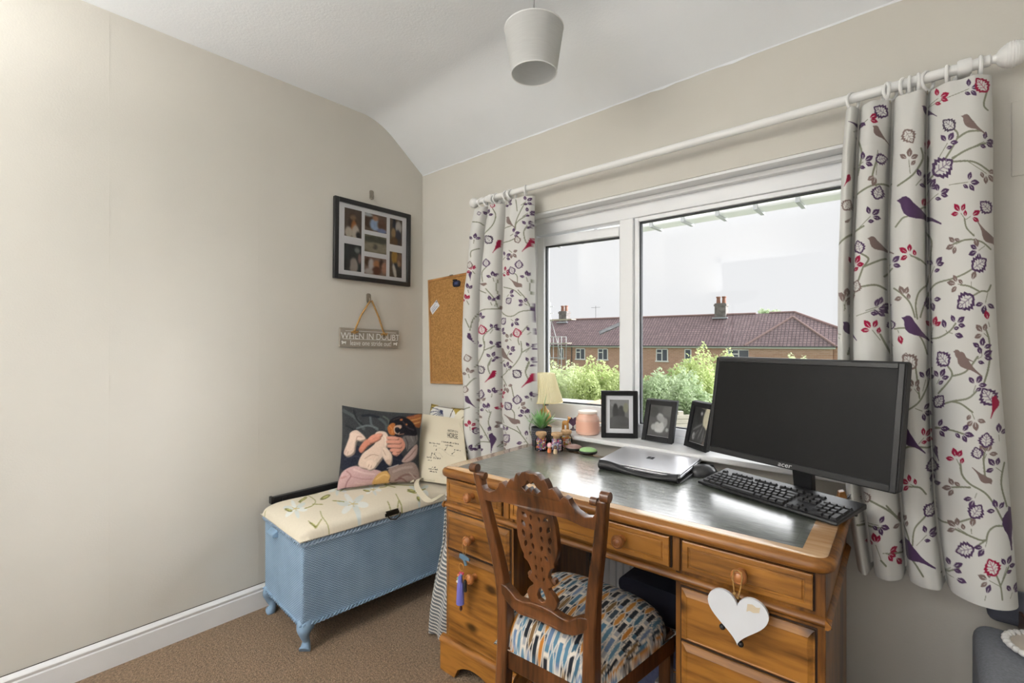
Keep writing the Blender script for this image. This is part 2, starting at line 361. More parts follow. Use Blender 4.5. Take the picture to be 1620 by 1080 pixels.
# ------------------------------------------------------------------ window
w1 = setup('window_1'); tag(w1, 'white plastic framed window with open left casement', 'window')
FY0, FY1 = .09, .16
fr = MB()
fr.box(OX0, OX0+.055, FY0, FY1, OZ0, OZ1); fr.box(OX1-.055, OX1, FY0, FY1, OZ0, OZ1)
fr.box(OX0+.055, OX1-.055, FY0, FY1, OZ1-.085, OZ1); fr.box(OX0+.055, OX1-.055, FY0, FY1, OZ0, .835)
ob('outer_frame', fr, M_UPVC, w1, bevel=.003)
# plaster lining strip at the head of the recess
ob('head_lining', MB().box(OX0, OX1, 0.002, .09, OZ1-.012, OZ1).box(OX0, OX1, .06, .09, OZ1-.03, OZ1-.012), M_GLOSS, w1, bevel=.002)
ob('jamb_lining', MB().box(OX0, OX0+.004, .002, .09, .8, OZ1-.012), M_GLOSS, w1, smooth=0)
ob('jamb_lining', MB().box(OX1-.004, OX1, .002, .09, .8, OZ1-.012), M_GLOSS, w1, smooth=0)
ob('mullion', MB().box(1.283, 1.348, FY0-.004, FY1, .835, OZ1-.085), M_UPVC, w1, bevel=.004)
# fixed right light
RX = (1.348, OX1-.055); rz = (.835, OZ1-.085)
bd = MB(); w = .02
bd.box(RX[0], RX[0]+w, .1, .13, rz[0], rz[1]); bd.box(RX[1]-w, RX[1], .1, .13, rz[0], rz[1]); bd.box(RX[0]+w, RX[1]-w, .1, .13, rz[0], rz[0]+.03); bd.box(RX[0]+w, RX[1]-w, .1, .13, rz[1]-.018, rz[1])
ob('glazing_bead', bd, M_UPVC, w1, bevel=.002)
gk = MB(); a0, a1, b0, b1 = RX[0]+w, RX[1]-w, rz[0]+.03, rz[1]-.018; g = .006
gk.box(a0, a0+g, .112, .128, b0, b1); gk.box(a1-g, a1, .112, .128, b0, b1); gk.box(a0, a1, .112, .128, b0, b0+.004); gk.box(a0, a1, .112, .128, b1-g, b1)
ob('gasket', gk, M_GASKET, w1, smooth=0)
ob('pane', MB().box(a0, a1, .118, .124, b0, b1), M_GLASS, w1, smooth=0)
# left casement, hinged at its left and pushed out a little
ca = bpy.data.objects.new('casement', None); COL.objects.link(ca); ca.parent = w1; ca.location = (OX0+.05, .1, 0); ca.rotation_euler = (0,0,math.radians(7))
W_, z0, z1, s_ = .485, .842, OZ1-.092, .042
sm = MB()
sm.box(0, s_, 0, .06, z0, z1); sm.box(W_-s_, W_, 0, .06, z0, z1); sm.box(s_, W_-s_, 0, .06, z0, z0+.075); sm.box(s_, W_-s_, 0, .06, z1-.045, z1)
ob('sash_frame', sm, M_UPVC, ca, bevel=.004)
gk = MB(); a0, a1, b0, b1 = s_, W_-s_, z0+.075, z1-.045
gk.box(a0, a0+g, .02, .04, b0, b1); gk.box(a1-g, a1, .02, .04, b0, b1); gk.box(a0, a1, .02, .04, b0, b0+g); gk.box(a0, a1, .02, .04, b1-g, b1)
ob('gasket', gk, M_GASKET, ca, smooth=0)
ob('pane', MB().box(a0, a1, .028, .034, b0, b1), M_GLASS, ca, smooth=0)
hm = MB().box(W_-.034, W_-.012, -.012, 0, 1.27, 1.34); hm.bar((W_-.022, -.022, 1.305), (W_-.125, -.034, 1.262), .010, .017); hm.cyl((W_-.022, -.03, 1.305), (W_-.022, 0, 1.305), .010)
ob('window_handle', hm, mat('satin_handle', S(120,122,126), .35, metal=.6), ca, bevel=.002)
# inner sill board
ob('window_sill', MB().box(OX0-.06, OX1+.06, -.066, .092, .790, .8105), M_GLOSS, w1, bevel=.006, segs=3)
ob('outer_sill', MB().box(OX0-.05, OX1+.05, .16, .30, .76, .785), mat('sill_stone', S(196,196,194), .7), w1, bevel=.004)
# gutter of the own eaves, just visible through the glass
gt = thing('eaves_gutter', 'white plastic eaves gutter outside above the window', 'gutter', (0, 0, 0))
ob('gutter_trough', MB().box(-1, 5, .44, .55, 1.803, 1.90), M_UPVC, gt, bevel=.01)
for k in range(16): ob('bracket', MB().box(.3+k*.16, .316+k*.16, .432, .56, 1.795, 1.905), M_GASKET if k % 4 == 9 else mat('bracket_grey', S(170,172,176), .5) if k == 0 else bpy.data.materials['bracket_grey'], gt, smooth=0)
# ================================================================== OUTSIDE
def Dp(px, py, d):
    u = (px-CAM_X0)/CAM_F; v = (CAM_Y0-py)/CAM_F
    return Vector((CAM_C[0]+d*(fw[0]+u*rt[0]), CAM_C[1]+d*(fw[1]+u*rt[1]), CAM_C[2]+d*v))
ZG = -3.3
gr = struct(ob('ground', MB().box(-120, 120, .3, 160, ZG-.2, ZG), mat('lawn', S(96,112,70), .95, var=(.6,.4)), smooth=0)); tag(gr, 'garden ground between the houses', 'ground')
# terrace row, local frame: s along the front from its right end to the left, t backwards, z up
PR, PL = Dp(1319, 541, 41), Dp(852, 541, 59)
sdir = Vector((PL.x-PR.x, PL.y-PR.y, 0)); LEN = sdir.length; sdir.normalize(); tdir = Vector((sdir.y, -sdir.x, 0))
if tdir.dot(Vector((fw[0], fw[1], 0))) < 0: tdir = -tdir
def hs(s, t, z): return (PR.x+sdir.x*s+tdir.x*t, PR.y+sdir.y*s+tdir.y*t, z)
def s_at(px):   # facade coordinate seen at image column px
    lo, hi = -10.0, LEN+40
    for _ in range(50):
        m = (lo+hi)/2
        if proj(*hs(m, 0, 1))[0] > px: lo = m
        else: hi = m
    return lo
ZE = 0.95
bM = bpy.data.materials.new('red_brick'); bM.use_nodes = True
_N, _L = bM.node_tree.nodes, bM.node_tree.links; _b = _N['Principled BSDF']; _b.inputs['Roughness'].default_value = .9
_t = _N.new('ShaderNodeTexCoord'); _br = _N.new('ShaderNodeTexBrick'); _mp = _N.new('ShaderNodeMapping'); _mp.inputs['Rotation'].default_value = (math.pi/2, 0, 0)
_L.new(_t.outputs['Object'], _mp.inputs[0]); _L.new(_mp.outputs[0], _br.inputs['Vector'])
_br.inputs['Color1'].default_value = (*S(214,172,150),1); _br.inputs['Color2'].default_value = (*S(200,156,134),1); _br.inputs['Mortar'].default_value = (*S(212,190,176),1)
_br.inputs['Scale'].default_value = 1.0; _br.inputs['Brick Width'].default_value = .42; _br.inputs['Row Height'].default_value = .15; _br.inputs['Mortar Size'].default_value = .012
_L.new(_br.outputs['Color'], _b.inputs['Base Color'])
tM = bpy.data.materials.new('roof_tile'); tM.use_nodes = True
_N, _L = tM.node_tree.nodes, tM.node_tree.links; _b = _N['Principled BSDF']; _b.inputs['Roughness'].default_value = .85
_t = _N.new('ShaderNodeTexCoord'); _br = _N.new('ShaderNodeTexBrick'); _L.new(_t.outputs['Object'], _br.inputs['Vector'])
_br.inputs['Color1'].default_value = (*S(146,124,124),1); _br.inputs['Color2'].default_value = (*S(130,110,112),1); _br.inputs['Mortar'].default_value = (*S(88,74,78),1)
_br.inputs['Scale'].default_value = 1.0; _br.inputs['Brick Width'].default_value = .3; _br.inputs['Row Height'].default_value = .33; _br.inputs['Mortar Size'].default_value = .035; _br.offset = 0
_nz = _N.new('ShaderNodeTexNoise'); _nz.inputs['Scale'].default_value = 1.6; _nz.inputs['Detail'].default_value = 6; _L.new(_t.outputs['Object'], _nz.inputs['Vector'])
_mx = _N.new('ShaderNodeMix'); _mx.data_type = 'RGBA'; _mx.blend_type = 'OVERLAY'; _mx.inputs[0].default_value = .45; _L.new(_br.outputs['Color'], _mx.inputs[6]); _L.new(_nz.outputs['Color'], _mx.inputs[7]); _L.new(_mx.outputs[2], _b.inputs['Base Color'])
_bw = _N.new('ShaderNodeRGBToBW'); _L.new(_nz.outputs['Color'], _bw.inputs[0]); _L.new(_bw.outputs[0], _mx.inputs[7])
hz = math.atan2(sdir.y, sdir.x)
H1 = thing('terraced_house', 'long red brick terrace with tiled roof seen through the window', 'house', (PR.x, PR.y, ZG), hz)
_sgn = 1 if (Matrix.Rotation(-hz, 3, 'Z') @ tdir).y > 0 else -1
def hl(s, t, z): return (s, t*_sgn, z-ZG)
def hbox(mb, s0, s1, t0, t1, za, zb):
    p0, p1 = hl(s0, t0, za), hl(s1, t1, zb)
    return mb.box(min(p0[0],p1[0]), max(p0[0],p1[0]), min(p0[1],p1[1]), max(p0[1],p1[1]), za-ZG, zb-ZG)
SEND = LEN+14
ob('wall', hbox(MB(), 0, SEND, 0, 8, ZG, ZE), bM, H1, smooth=0)
RH, DEP, OH = 3.15, 4.0, .35
def slab(name, pts, mat_, parent, th=.12):
    """roof plane with its object axes in the plane so that tile courses follow it"""
    P = [Vector(hl(*p)) for p in pts]; ux = (P[1]-P[0]).normalized(); n = ux.cross(P[-1]-P[0]).normalized()
    if n.z < 0: n = -n
    uy = n.cross(ux); M = Matrix.Translation(P[0]) @ Matrix((ux, uy, n)).transposed().to_4x4(); Mi = M.inverted()
    Q = [Mi @ p for p in P]; mb = MB().prism([(q.x, q.y) for q in Q], lambda a,b,d: (a,b,d), -th, 0)
    o = ob(name, mb, mat_, parent, smooth=0); o.matrix_local = M; return o
ZR = ZE+RH
def s_pt(px, t, z):
    lo, hi = -40.0, LEN+40
    for _ in range(50):
        m = (lo+hi)/2
        if proj(*hs(m, t, z))[0] > px: lo = m
        else: hi = m
    return lo
def z_pt(s, t, py):
    x, y, _ = hs(s, t, 0); d = (x-CAM_C[0])*fw[0]+(y-CAM_C[1])*fw[1]; return CAM_C[2]+(CAM_Y0-py)/CAM_F*d
SR = s_at(1400)-.3
sr = s_pt(1257, DEP, ZR); zr2 = z_pt(sr, DEP, 493.5); sk = s_pt(1196, DEP, ZR)
slab('roof_slope', [(sk-3,-OH,ZE-.1),(SEND,-OH,ZE-.1),(SEND,DEP,ZR),(sk-3,DEP,ZR)], tM, H1)
slab('roof_slope', [(SEND,2*DEP+OH,ZE-.1),(SR,2*DEP+OH,ZE-.1),(sr,DEP,ZR),(SEND,DEP,ZR)], tM, H1)
slab('end_roof', [(SR,-OH,ZE-.1),(sk+1.6,-OH,ZE-.1),(sk-1.2,DEP,zr2),(sr,DEP,zr2)], tM, H1)
slab('end_roof', [(SR,2*DEP+OH,ZE-.1),(SR,-OH,ZE-.1),(sr,DEP,zr2)], tM, H1)
slab('end_roof', [(sk+1.6,-OH,ZE-.1),(sk+1.6,2*DEP,ZE-.1),(sk-1.2,DEP,zr2)], tM, H1)
ob('ridge_tiles', MB().tube([hl(sk,DEP,ZR), hl(SEND,DEP,ZR)], .13, 8).tube([hl(sk-1.2,DEP,zr2), hl(sr,DEP,zr2), hl(SR,-OH,ZE-.08)], .12, 8), mat('ridge_tile', S(150,124,120), .85), H1)
# hipped front bay of the end house
wa, wb2 = s_at(1186), s_at(1318); tw = -.5; wc = s_pt(1254, 2.2, ZR); ap = z_pt(wc, 2.2, 501)
slab('bay_roof', [(wb2-.2,-OH-.5,ZE-.1),(wa+.3,-OH-.5,ZE-.1),(wc,2.2,ap)], tM, H1)
slab('bay_roof', [(wa+.3,-OH-.5,ZE-.1),(wa+.3,4.5,ZE-.1),(wc,4.5,ap),(wc,2.2,ap)], tM, H1)
slab('bay_roof', [(wb2-.2,4.5,ZE-.1),(wb2-.2,-OH-.5,ZE-.1),(wc,2.2,ap),(wc,4.5,ap)], tM, H1)
rm = MB()
for q in ((wa+.3,-OH-.5,ZE-.05),(wb2-.2,-OH-.5,ZE-.05)): rm.tube([hl(wc,2.2,ap+.02), hl(*q)], .11, 8)
ob('hip_tiles', rm, bpy.data.materials['ridge_tile'], H1)
ob('bay_wall', hbox(hbox(MB(), wb2, wa, -.5, 1, ZG, ZE-.05), SR+.3, wb2, 0, 8, ZG, ZE), bM, H1, smooth=0)
fa = mat('house_gutter', S(96,96,98), .6); fw_ = mat('house_fascia', S(250,250,248), .6)
ob('fascia', hbox(hbox(MB(), wa, SEND, -.28, -.2, ZE-.32, ZE-.14), wb2-.2, wa+.3, -.78, -.7, ZE-.32, ZE-.14), fw_, H1, smooth=0)
ob('gutter', hbox(hbox(MB(), wa, SEND, -.42, -.28, ZE-.2, ZE-.08), wb2-.2, wa+.3, -.95, -.78, ZE-.2, ZE-.08), fa, H1, smooth=0)
gD = mat('far_window_glass', S(86,92,102), .1)
def hwin(px0, px1, zt, zb, split, t0=0):
    s1, s0 = s_at(px0), s_at(px1)
    w = ob('window', hbox(hbox(hbox(hbox(MB(), s0, s0+.1, t0-.06, t0+.02, zb, zt), s1-.1, s1, t0-.06, t0+.02, zb, zt), s0, s1, t0-.06, t0+.02, zt-.1, zt), s0-.08, s1+.08, t0-.12, t0+.02, zb-.06, zb+.08), fw_, H1, smooth=0)
    if split: ob('mullion', hbox(MB(), (s0+s1)/2-.05, (s0+s1)/2+.05, t0-.06, t0, zb, zt), fw_, w, smooth=0); ob('transom', hbox(MB(), (s0+s1)/2, s1, t0-.06, t0, zt-.5, zt-.4), fw_, w, smooth=0)
    ob('pane', hbox(MB(), s0+.08, s1-.08, t0-.025, t0-.005, zb+.05, zt-.08), gD, w, smooth=0)
for a in ((885,892,1),(911,926,0),(946,962,0)): hwin(a[0], a[1], ZE-.45, ZE-1.75, a[2] == 0)
hwin(1038, 1057, ZE-.42, ZE-1.75, True); hwin(1083, 1094, ZE-.42, ZE-1.75, False); hwin(1152, 1186, ZE-.42, ZE-1.75, True)
ob('downpipe', MB().cyl(hl(s_at(1105), -.1, ZG), hl(s_at(1105), -.1, ZE-.2), .05, n=8), fw_, H1)
ob('downpipe', MB().cyl(hl(s_at(905), -.1, ZG), hl(s_at(905), -.1, ZE-.2), .05, n=8), fa, H1)
# chimneys
cM = mat('chimney_brick', S(140,134,130), .9, var=(3,.5)); pM = mat('clay_pot', S(160,116,98), .8)
def chimney(px, tb):
    lo, hi = 0.0, SEND
    for _ in range(40):
        m = (lo+hi)/2
        if proj(*hs(m, DEP, 4))[0] > px: lo = m
        else: hi = m
    s = lo
    ch = ob('chimney_stack', hbox(hbox(MB(), s-.55, s+.55, DEP-.5, DEP+.5, ZR-.5, tb), s-.62, s+.62, DEP-.57, DEP+.57, tb-.3, tb-.12), cM, H1, smooth=0)
    for q in (-.28, .28): ob('chimney_pot', MB().lathe([(.22,0),(.2,.25),(.18,.55),(.23,.6),(.23,.72),(.15,.72),(.15,.5)], hl(s+q, DEP, tb), 12), pM, ch)
    ob('lead_flashing', hbox(MB(), s-.75, s+.75, DEP-.75, DEP-.45, ZR-.42, ZR-.3), mat('lead', S(190,196,204), .5) if 'lead' not in bpy.data.materials else bpy.data.materials['lead'], ch, smooth=0)
chimney(1141, ZR+1.2); chimney(893, ZR+1.1)
ob('aerial', MB().cyl(hl(s_at(918), DEP, ZR), hl(s_at(918), DEP, ZR+1.6), .025, n=6).cyl(hl(s_at(918)-.6, DEP, ZR+1.4), hl(s_at(918)+.6, DEP, ZR+1.4), .02, n=6), fa, H1)
# scaffold by the far end
sfM = mat('scaffold_tube', S(206,208,210), .5); bdM = mat('scaffold_board', S(206,196,176), .8)
sf = thing('scaffold', 'pale tubular scaffold around the far end of the terrace', 'scaffold', (PR.x, PR.y, ZG), hz)
s0, s1 = s_at(899), s_at(850)
for k in range(5):
    s = s0+(s1-s0)*k/4
    for t in (-.5, -1.6): ob('upright_tube', MB().cyl(hl(s, t, ZG), hl(s, t, ZR+1.9 if k > 1 else ZE+.9), .05, n=6), sfM, sf)
for z in (ZE-1.6, ZE+.1, ZE+.9, ZR-.3, ZR+.6, ZR+1.4):
    for t in (-.5, -1.6): ob('ledger_tube', MB().cyl(hl(s0+(s1-s0)*(.0 if z < ZE+1 else .4), t, z), hl(s1, t, z), .045, n=6), sfM, sf)
for z, a in ((ZE+.1, -.35), (ZR-.3, -.6)): ob('platform_board', hbox(MB(), s0+(s1-s0)*a*.5, s1, -1.6, -.5, z, z+.09), bdM, sf, smooth=0)
for k in range(3): ob('brace_tube', MB().cyl(hl(s0+(s1-s0)*k/3, -1.6, ZE-1.6), hl(s0+(s1-s0)*(k+1)/3, -1.6, ZR), .04, n=6), sfM, sf)

# hedge shrubs
def leaves(name, c, rad, n, size, matl, parent, seed):
    r = np.random.RandomState(seed); d = r.randn(n, 3); d /= np.linalg.norm(d, axis=1)[:, None]; d[:, 2] = np.abs(d[:, 2])*1.0-.35*(r.rand(n) < .35)
    lump = 1+.16*np.sin(d[:,0]*5+seed)+.14*np.sin(d[:,1]*6+seed*2)+.12*np.sin(d[:,2]*7+seed*3)+.1*np.sin(d[:,0]*13+d[:,2]*11+seed)
    lump = lump/1.22; rr = (r.rand(n)**.33)*lump
    P = np.array(c)+d*rr[:, None]*np.array(rad)
    a = r.randn(n, 3)+d*1.0; a /= np.linalg.norm(a, axis=1)[:, None]; t = np.cross(a, r.randn(n, 3)); t /= np.linalg.norm(t, axis=1)[:, None]; b = np.cross(a, t)
    sz = size*(.6+.8*r.rand(n))[:, None]
    V = np.stack([P-t*sz, P+b*sz*.55, P+t*sz, P-b*sz*.55], 1).reshape(-1, 3)
    me = bpy.data.meshes.new(name); me.vertices.add(4*n); me.vertices.foreach_set('co', V.reshape(-1).astype(np.float32)); me.loops.add(4*n)
    me.loops.foreach_set('vertex_index', np.arange(4*n, dtype=np.int32)); me.polygons.add(n); me.polygons.foreach_set('loop_start', (np.arange(n)*4).astype(np.int32)); me.update(calc_edges=True)
    me.materials.append(matl); o = bpy.data.objects.new(name, me); COL.objects.link(o); o.parent = parent; o['kind'] = 'stuff'; return o
LM = [mat('leaf_bright', S(206,218,160), .6, var=(4,.25)), mat('leaf_mid', S(186,206,150), .6, var=(4,.3)), mat('leaf_pale', S(216,226,184), .6, var=(4,.25)), mat('leaf_blue', S(190,206,170), .6, var=(4,.3))]
for _lm in LM:
    _n, _l = _lm.node_tree.nodes, _lm.node_tree.links; _pb = _n['Principled BSDF']; _pb.inputs['Specular IOR Level'].default_value = .15; _pb.inputs['Roughness'].default_value = .8
    _tr = _n.new('ShaderNodeBsdfTranslucent'); _m = _n.new('ShaderNodeMixShader'); _m.inputs[0].default_value = .45; _src = _pb.inputs['Base Color'].links[0].from_socket
    _l.new(_src, _tr.inputs[0]); _l.new(_pb.outputs[0], _m.inputs[1]); _l.new(_tr.outputs[0], _m.inputs[2]); _l.new(_m.outputs[0], _n['Material Output'].inputs[0])
barkM = mat('bark', S(88,72,58), .9)
def shrub(px, py_top, d, rad, m, seed, label, n=14000, size=.05):
    top = Dp(px, py_top, d); hgt = top.z-ZG; c = thing('shrub', label, 'shrub', (top.x, top.y, ZG), 0, 'leafy shrubs beyond the window')
    ob('stem', MB().tube([(0,0,0),(.05,.02,hgt*.4),(-.03,.05,hgt*.8)], [.09,.07,.03], 7).tube([(0.02,0,hgt*.25),(.3*rad,.1,hgt*.6)], [.05,.02], 6), barkM, c)
    leaves('foliage', (0,0,hgt*.55), (rad, rad, hgt*.47), n, size, LM[m], c, seed)
shrub(868, 578, 15.5, 1.15, 2, 1, 'pale shrub left in the window, below the scaffold')
shrub(905, 574, 17, 1.25, 2, 2, 'pale flowering shrub below the leftmost house windows')
shrub(945, 570, 15, 1.1, 0, 3, 'bright yellow green shrub left of the window mullion')
shrub(978, 577, 15.5, 1.0, 0, 4, 'bright shrub partly behind the window mullion')
shrub(1022, 584, 15, 1.1, 3, 5, 'blue green shrub just right of the window mullion')
shrub(1062, 568, 16.5, 1.25, 1, 6, 'mid green shrub below the middle house window')
shrub(1100, 560, 15, 1.05, 0, 7, 'tallest bright green shrub just left of the monitor')
shrub(1150, 552, 17, 1.3, 0, 8, 'green shrub top showing just above the monitor')
shrub(1090, 592, 13, .9, 3, 9, 'low grey green shrub above the right photo frames')
shrub(1275, 557, 16, 1.1, 2, 10, 'shrub tip above the right half of the monitor')
shrub(1210, 585, 15, 1.3, 1, 12, 'shrub hidden for the most part behind the monitor')
def hedge(px, py_top, d, rx, m, seed, label):
    top = Dp(px, py_top, d); hgt = top.z-ZG; c = thing('hedge', label, 'hedge', (top.x, top.y, ZG), YAW)
    ob('stem', MB().tube([(-rx*.5,0,0),(-rx*.45,.05,hgt*.7)], [.08,.03], 7).tube([(rx*.4,0,0),(rx*.45,.05,hgt*.7)], [.08,.03], 7).tube([(0,0,0),(0,.05,hgt*.8)], [.08,.03], 7), barkM, c)
    leaves('foliage', (0,0,hgt*.5), (rx, 1.3, hgt*.52), 16000, .055, LM[m], c, seed)
hedge(1490, 572, 16, 4.2, 1, 21, 'green hedge running on behind the right curtain'); hedge(690, 578, 16, 2.2, 2, 22, 'pale hedge running on behind the left curtain')
tr_ = thing('tree', 'thin distant tree rising behind the terrace roof', 'tree', tuple(Dp(1218, 560, 70).xy)+(ZG,), 0)
ht = Dp(1218, 483, 70).z-ZG
ob('trunk', MB().tube([(0,0,0),(0,0,ht*.9)], [.2,.05], 7), barkM, tr_); leaves('foliage', (0,0,ht*.86), (2.0,2.0,1.0), 260, .26, LM[3], tr_, 30)
# low flat roof and a pale fence below the window
p = Dp(885, 641, 8.5)
sh = thing('garden_shed', 'low shed with pale felt roof under the hedge', 'shed', (p.x-.2, p.y, ZG), .15)
ob('shed_wall', MB().box(-.9, 1.0, -.5, .7, 0, p.z-ZG-.08), mat('shed_wood', S(150,128,104), .8), sh, smooth=0)
ob('shed_roof', MB().box(-1.0, 1.1, -.6, .8, p.z-ZG-.08, p.z-ZG+.02), mat('pale_felt', S(206,204,200), .8, var=(5,.1)), sh, smooth=0)
ob('roof_batten', MB().box(.62, 1.1, -.6, .8, p.z-ZG+.02, p.z-ZG+.05), mat('tan_felt', S(192,160,132), .8), sh, smooth=0)
f0, f1 = Dp(1078, 655, 9.5), Dp(1330, 655, 9.5)
fe = thing('garden_fence', 'pale weathered board fence below the hedge', 'fence', (f0.x, f0.y, ZG), math.atan2(f1.y-f0.y, f1.x-f0.x))
Lf = math.hypot(f1.x-f0.x, f1.y-f0.y); fM = mat('fence_wood', S(196,190,176), .85, var=(20,.2,(.2,1,1)))
for k in range(14): ob('board', MB().box(-.2, Lf+.3, -.02, .02, f0.z-ZG-.09*(k+1)+.008*0, f0.z-ZG-.09*k-.012), fM, fe, smooth=0)
for k in range(4): ob('post', MB().box(Lf*k/3-.05, Lf*k/3+.05, .02, .12, 0, f0.z-ZG+.05), fM, fe, smooth=0)
# ================================================================== CURTAINS
PALC = {'p': (78,56,88), 'c': (146,26,60), 't': (122,104,100), 'd': (70,58,76)}
STEM = (126,128,110); CLOTH = (208,207,203)
def bird(cv, bx, by, tx, ty, col):
    u = [(-.5,-.1),(-.44,-.155),(-.41,-.2),(-.34,-.235),(-.26,-.215),(-.16,-.15),(-.02,-.09),(.1,-.03),(.24,.02),(.5,.085),(.5,.115),(.27,.095),(.12,.105),(-.02,.145),(-.16,.16),(-.28,.12),(-.36,.03),(-.41,-.06)]
    f = -1 if tx < bx else 1; ex, ey = tx-bx, ty-by; A = (1.0, .2*f); L2 = A[0]**2+A[1]**2
    ca, sa = (ex*A[0]+ey*A[1])/L2, (ey*A[0]-ex*A[1])/L2
    cv.poly([(bx+ca*(x+.5)-sa*(y+.1)*f, by+sa*(x+.5)+ca*(y+.1)*f) for x, y in u], PALC[col])
def leaf(cv, x0, y0, x1, y1, col, vein=True, wd=.30):
    dx, dy = x1-x0, y1-y0; pr = [(0,0),(.2,.6),(.45,1),(.7,.8),(1,0)]
    cv.poly([(x0+dx*a-dy*b*wd, y0+dy*a+dx*b*wd) for a, b in pr]+[(x0+dx*a+dy*b*wd, y0+dy*a-dx*b*wd) for a, b in pr[::-1]], PALC[col])
    if vein and math.hypot(dx, dy)*cv.cs > 7: cv.line([(x0, y0), (x0+dx*.55, y0+dy*.55)], math.hypot(dx,dy)*.045, CLOTH, False)
def bigleaf(cv, x0, y0, x1, y1, col):
    dx, dy = x1-x0, y1-y0
    def outl(sc_, jag):
        a_, b_ = [], []
        for k in range(13):
            t = k/12; w = .42*math.sin(math.pi*t**.85)*sc_*(1+(jag if k % 2 else -jag)); tt = .5+(t-.5)*(.5+.5*sc_)
            a_.append((x0+dx*tt-dy*w, y0+dy*tt+dx*w)); b_.append((x0+dx*tt+dy*w, y0+dy*tt-dx*w))
        return a_+b_[::-1]
    cv.poly(outl(1.15, .13), PALC[col]); cv.poly(outl(.68, .22), CLOTH)
    c = tuple(.55*a+.45*b for a, b in zip(PALC[col], CLOTH)); L = math.hypot(dx, dy)
    cv.line([(x0+dx*.1, y0+dy*.1), (x0+dx*.85, y0+dy*.85)], L*.05, c, False)
    for t in (.3, .5, .68):
        for s in (-1, 1): cv.line([(x0+dx*t, y0+dy*t), (x0+dx*(t+.12)-s*dy*.2, y0+dy*(t+.12)+s*dx*.2)], L*.04, c, False)
def sprig(cv, x0, y0, x1, y1, col, L, n=4):
    cv.line([(x0, y0), (x1, y1)], 5/cv.cs*.22, STEM, False)
    d = math.hypot(x1-x0, y1-y0) or 1; ux, uy = (x1-x0)/d, (y1-y0)/d; rr = random.Random(int(x0*7+y0))
    for k in range(n):
        a = (0.15, 1.0, -1.05, .75)[k]+rr.uniform(-.2, .2); q = (0, 0, 0, -.75*L)[k]; ll = L*(1.0, .85, .85, .7)[k]
        bx, by = x1+ux*q, y1+uy*q; c, s = math.cos(a), math.sin(a); vx, vy = ux*c-uy*s, ux*s+uy*c
        leaf(cv, bx+vx*L*.25, by+vy*L*.25, bx+vx*(L*.25+ll), by+vy*(L*.25+ll), col)
def paint(cv, crop, stems, birds, bigs, sprigs, L, sw):
    cv.crop(*crop)
    for p in stems: cv.line(p, sw, STEM)
    for q in sprigs: sprig(cv, *q[:4], q[4], L, q[5] if len(q) > 5 else 4)
    for q in bigs: bigleaf(cv, *q)
    for q in birds: bird(cv, *q)
cvr = Cv(1312, 100, 312, 860, 2.6, CLOTH)
paint(cvr, (1300, 40, .4261),
  [[(135,560),(150,480),(130,420)],[(380,590),(430,540),(500,430),(490,395)],[(285,600),(340,560),(375,500),(370,460)],[(120,640),(190,600),(260,590)],[(500,430),(540,405),(590,400)],[(380,590),(395,500),(385,470)],[(120,980),(200,965),(240,980)],[(160,900),(180,870),(150,850)],[(160,900),(240,865)],[(480,515),(560,515),(620,545)],[(430,545),(520,480),(620,440)],[(60,820),(110,780),(160,750)],[(110,1080),(125,1000),(160,900)],[(612,250),(600,300),(615,320)],[(205,510),(190,570),(205,600)]],
  [(515,345,608,412,'t'),(175,795,270,850,'t'),(372,300,428,340,'p'),(108,560,85,605,'c'),(190,380,250,440,'t'),(165,378,100,362,'p'),(90,740,112,715,'t')],
  [(245,335,195,308,'p'),(490,395,450,358,'d'),(310,393,340,442,'t'),(203,507,245,493,'p'),(205,650,219,600,'p'),(413,557,482,510,'p'),(150,850,136,803,'p'),(85,692,107,653,'t'),(128,992,139,948,'t'),(614,248,573,200,'c')],
  [(400,300,545,240,'p'),(385,305,432,272,'c'),(120,535,155,515,'p'),(330,555,325,505,'t'),(420,520,465,445,'p'),(480,500,600,440,'p'),(540,515,610,555,'t'),(470,600,540,590,'p'),(130,770,185,715,'p'),(110,930,125,895,'c'),(350,600,370,575,'p'),(90,1060,95,1020,'t'),(170,1060,215,1045,'p'),(120,400,172,355,'c',2),(210,470,205,560,'t',2),(385,470,386,462,'c',1),(385,640,395,610,'p',2)], 36, 7)
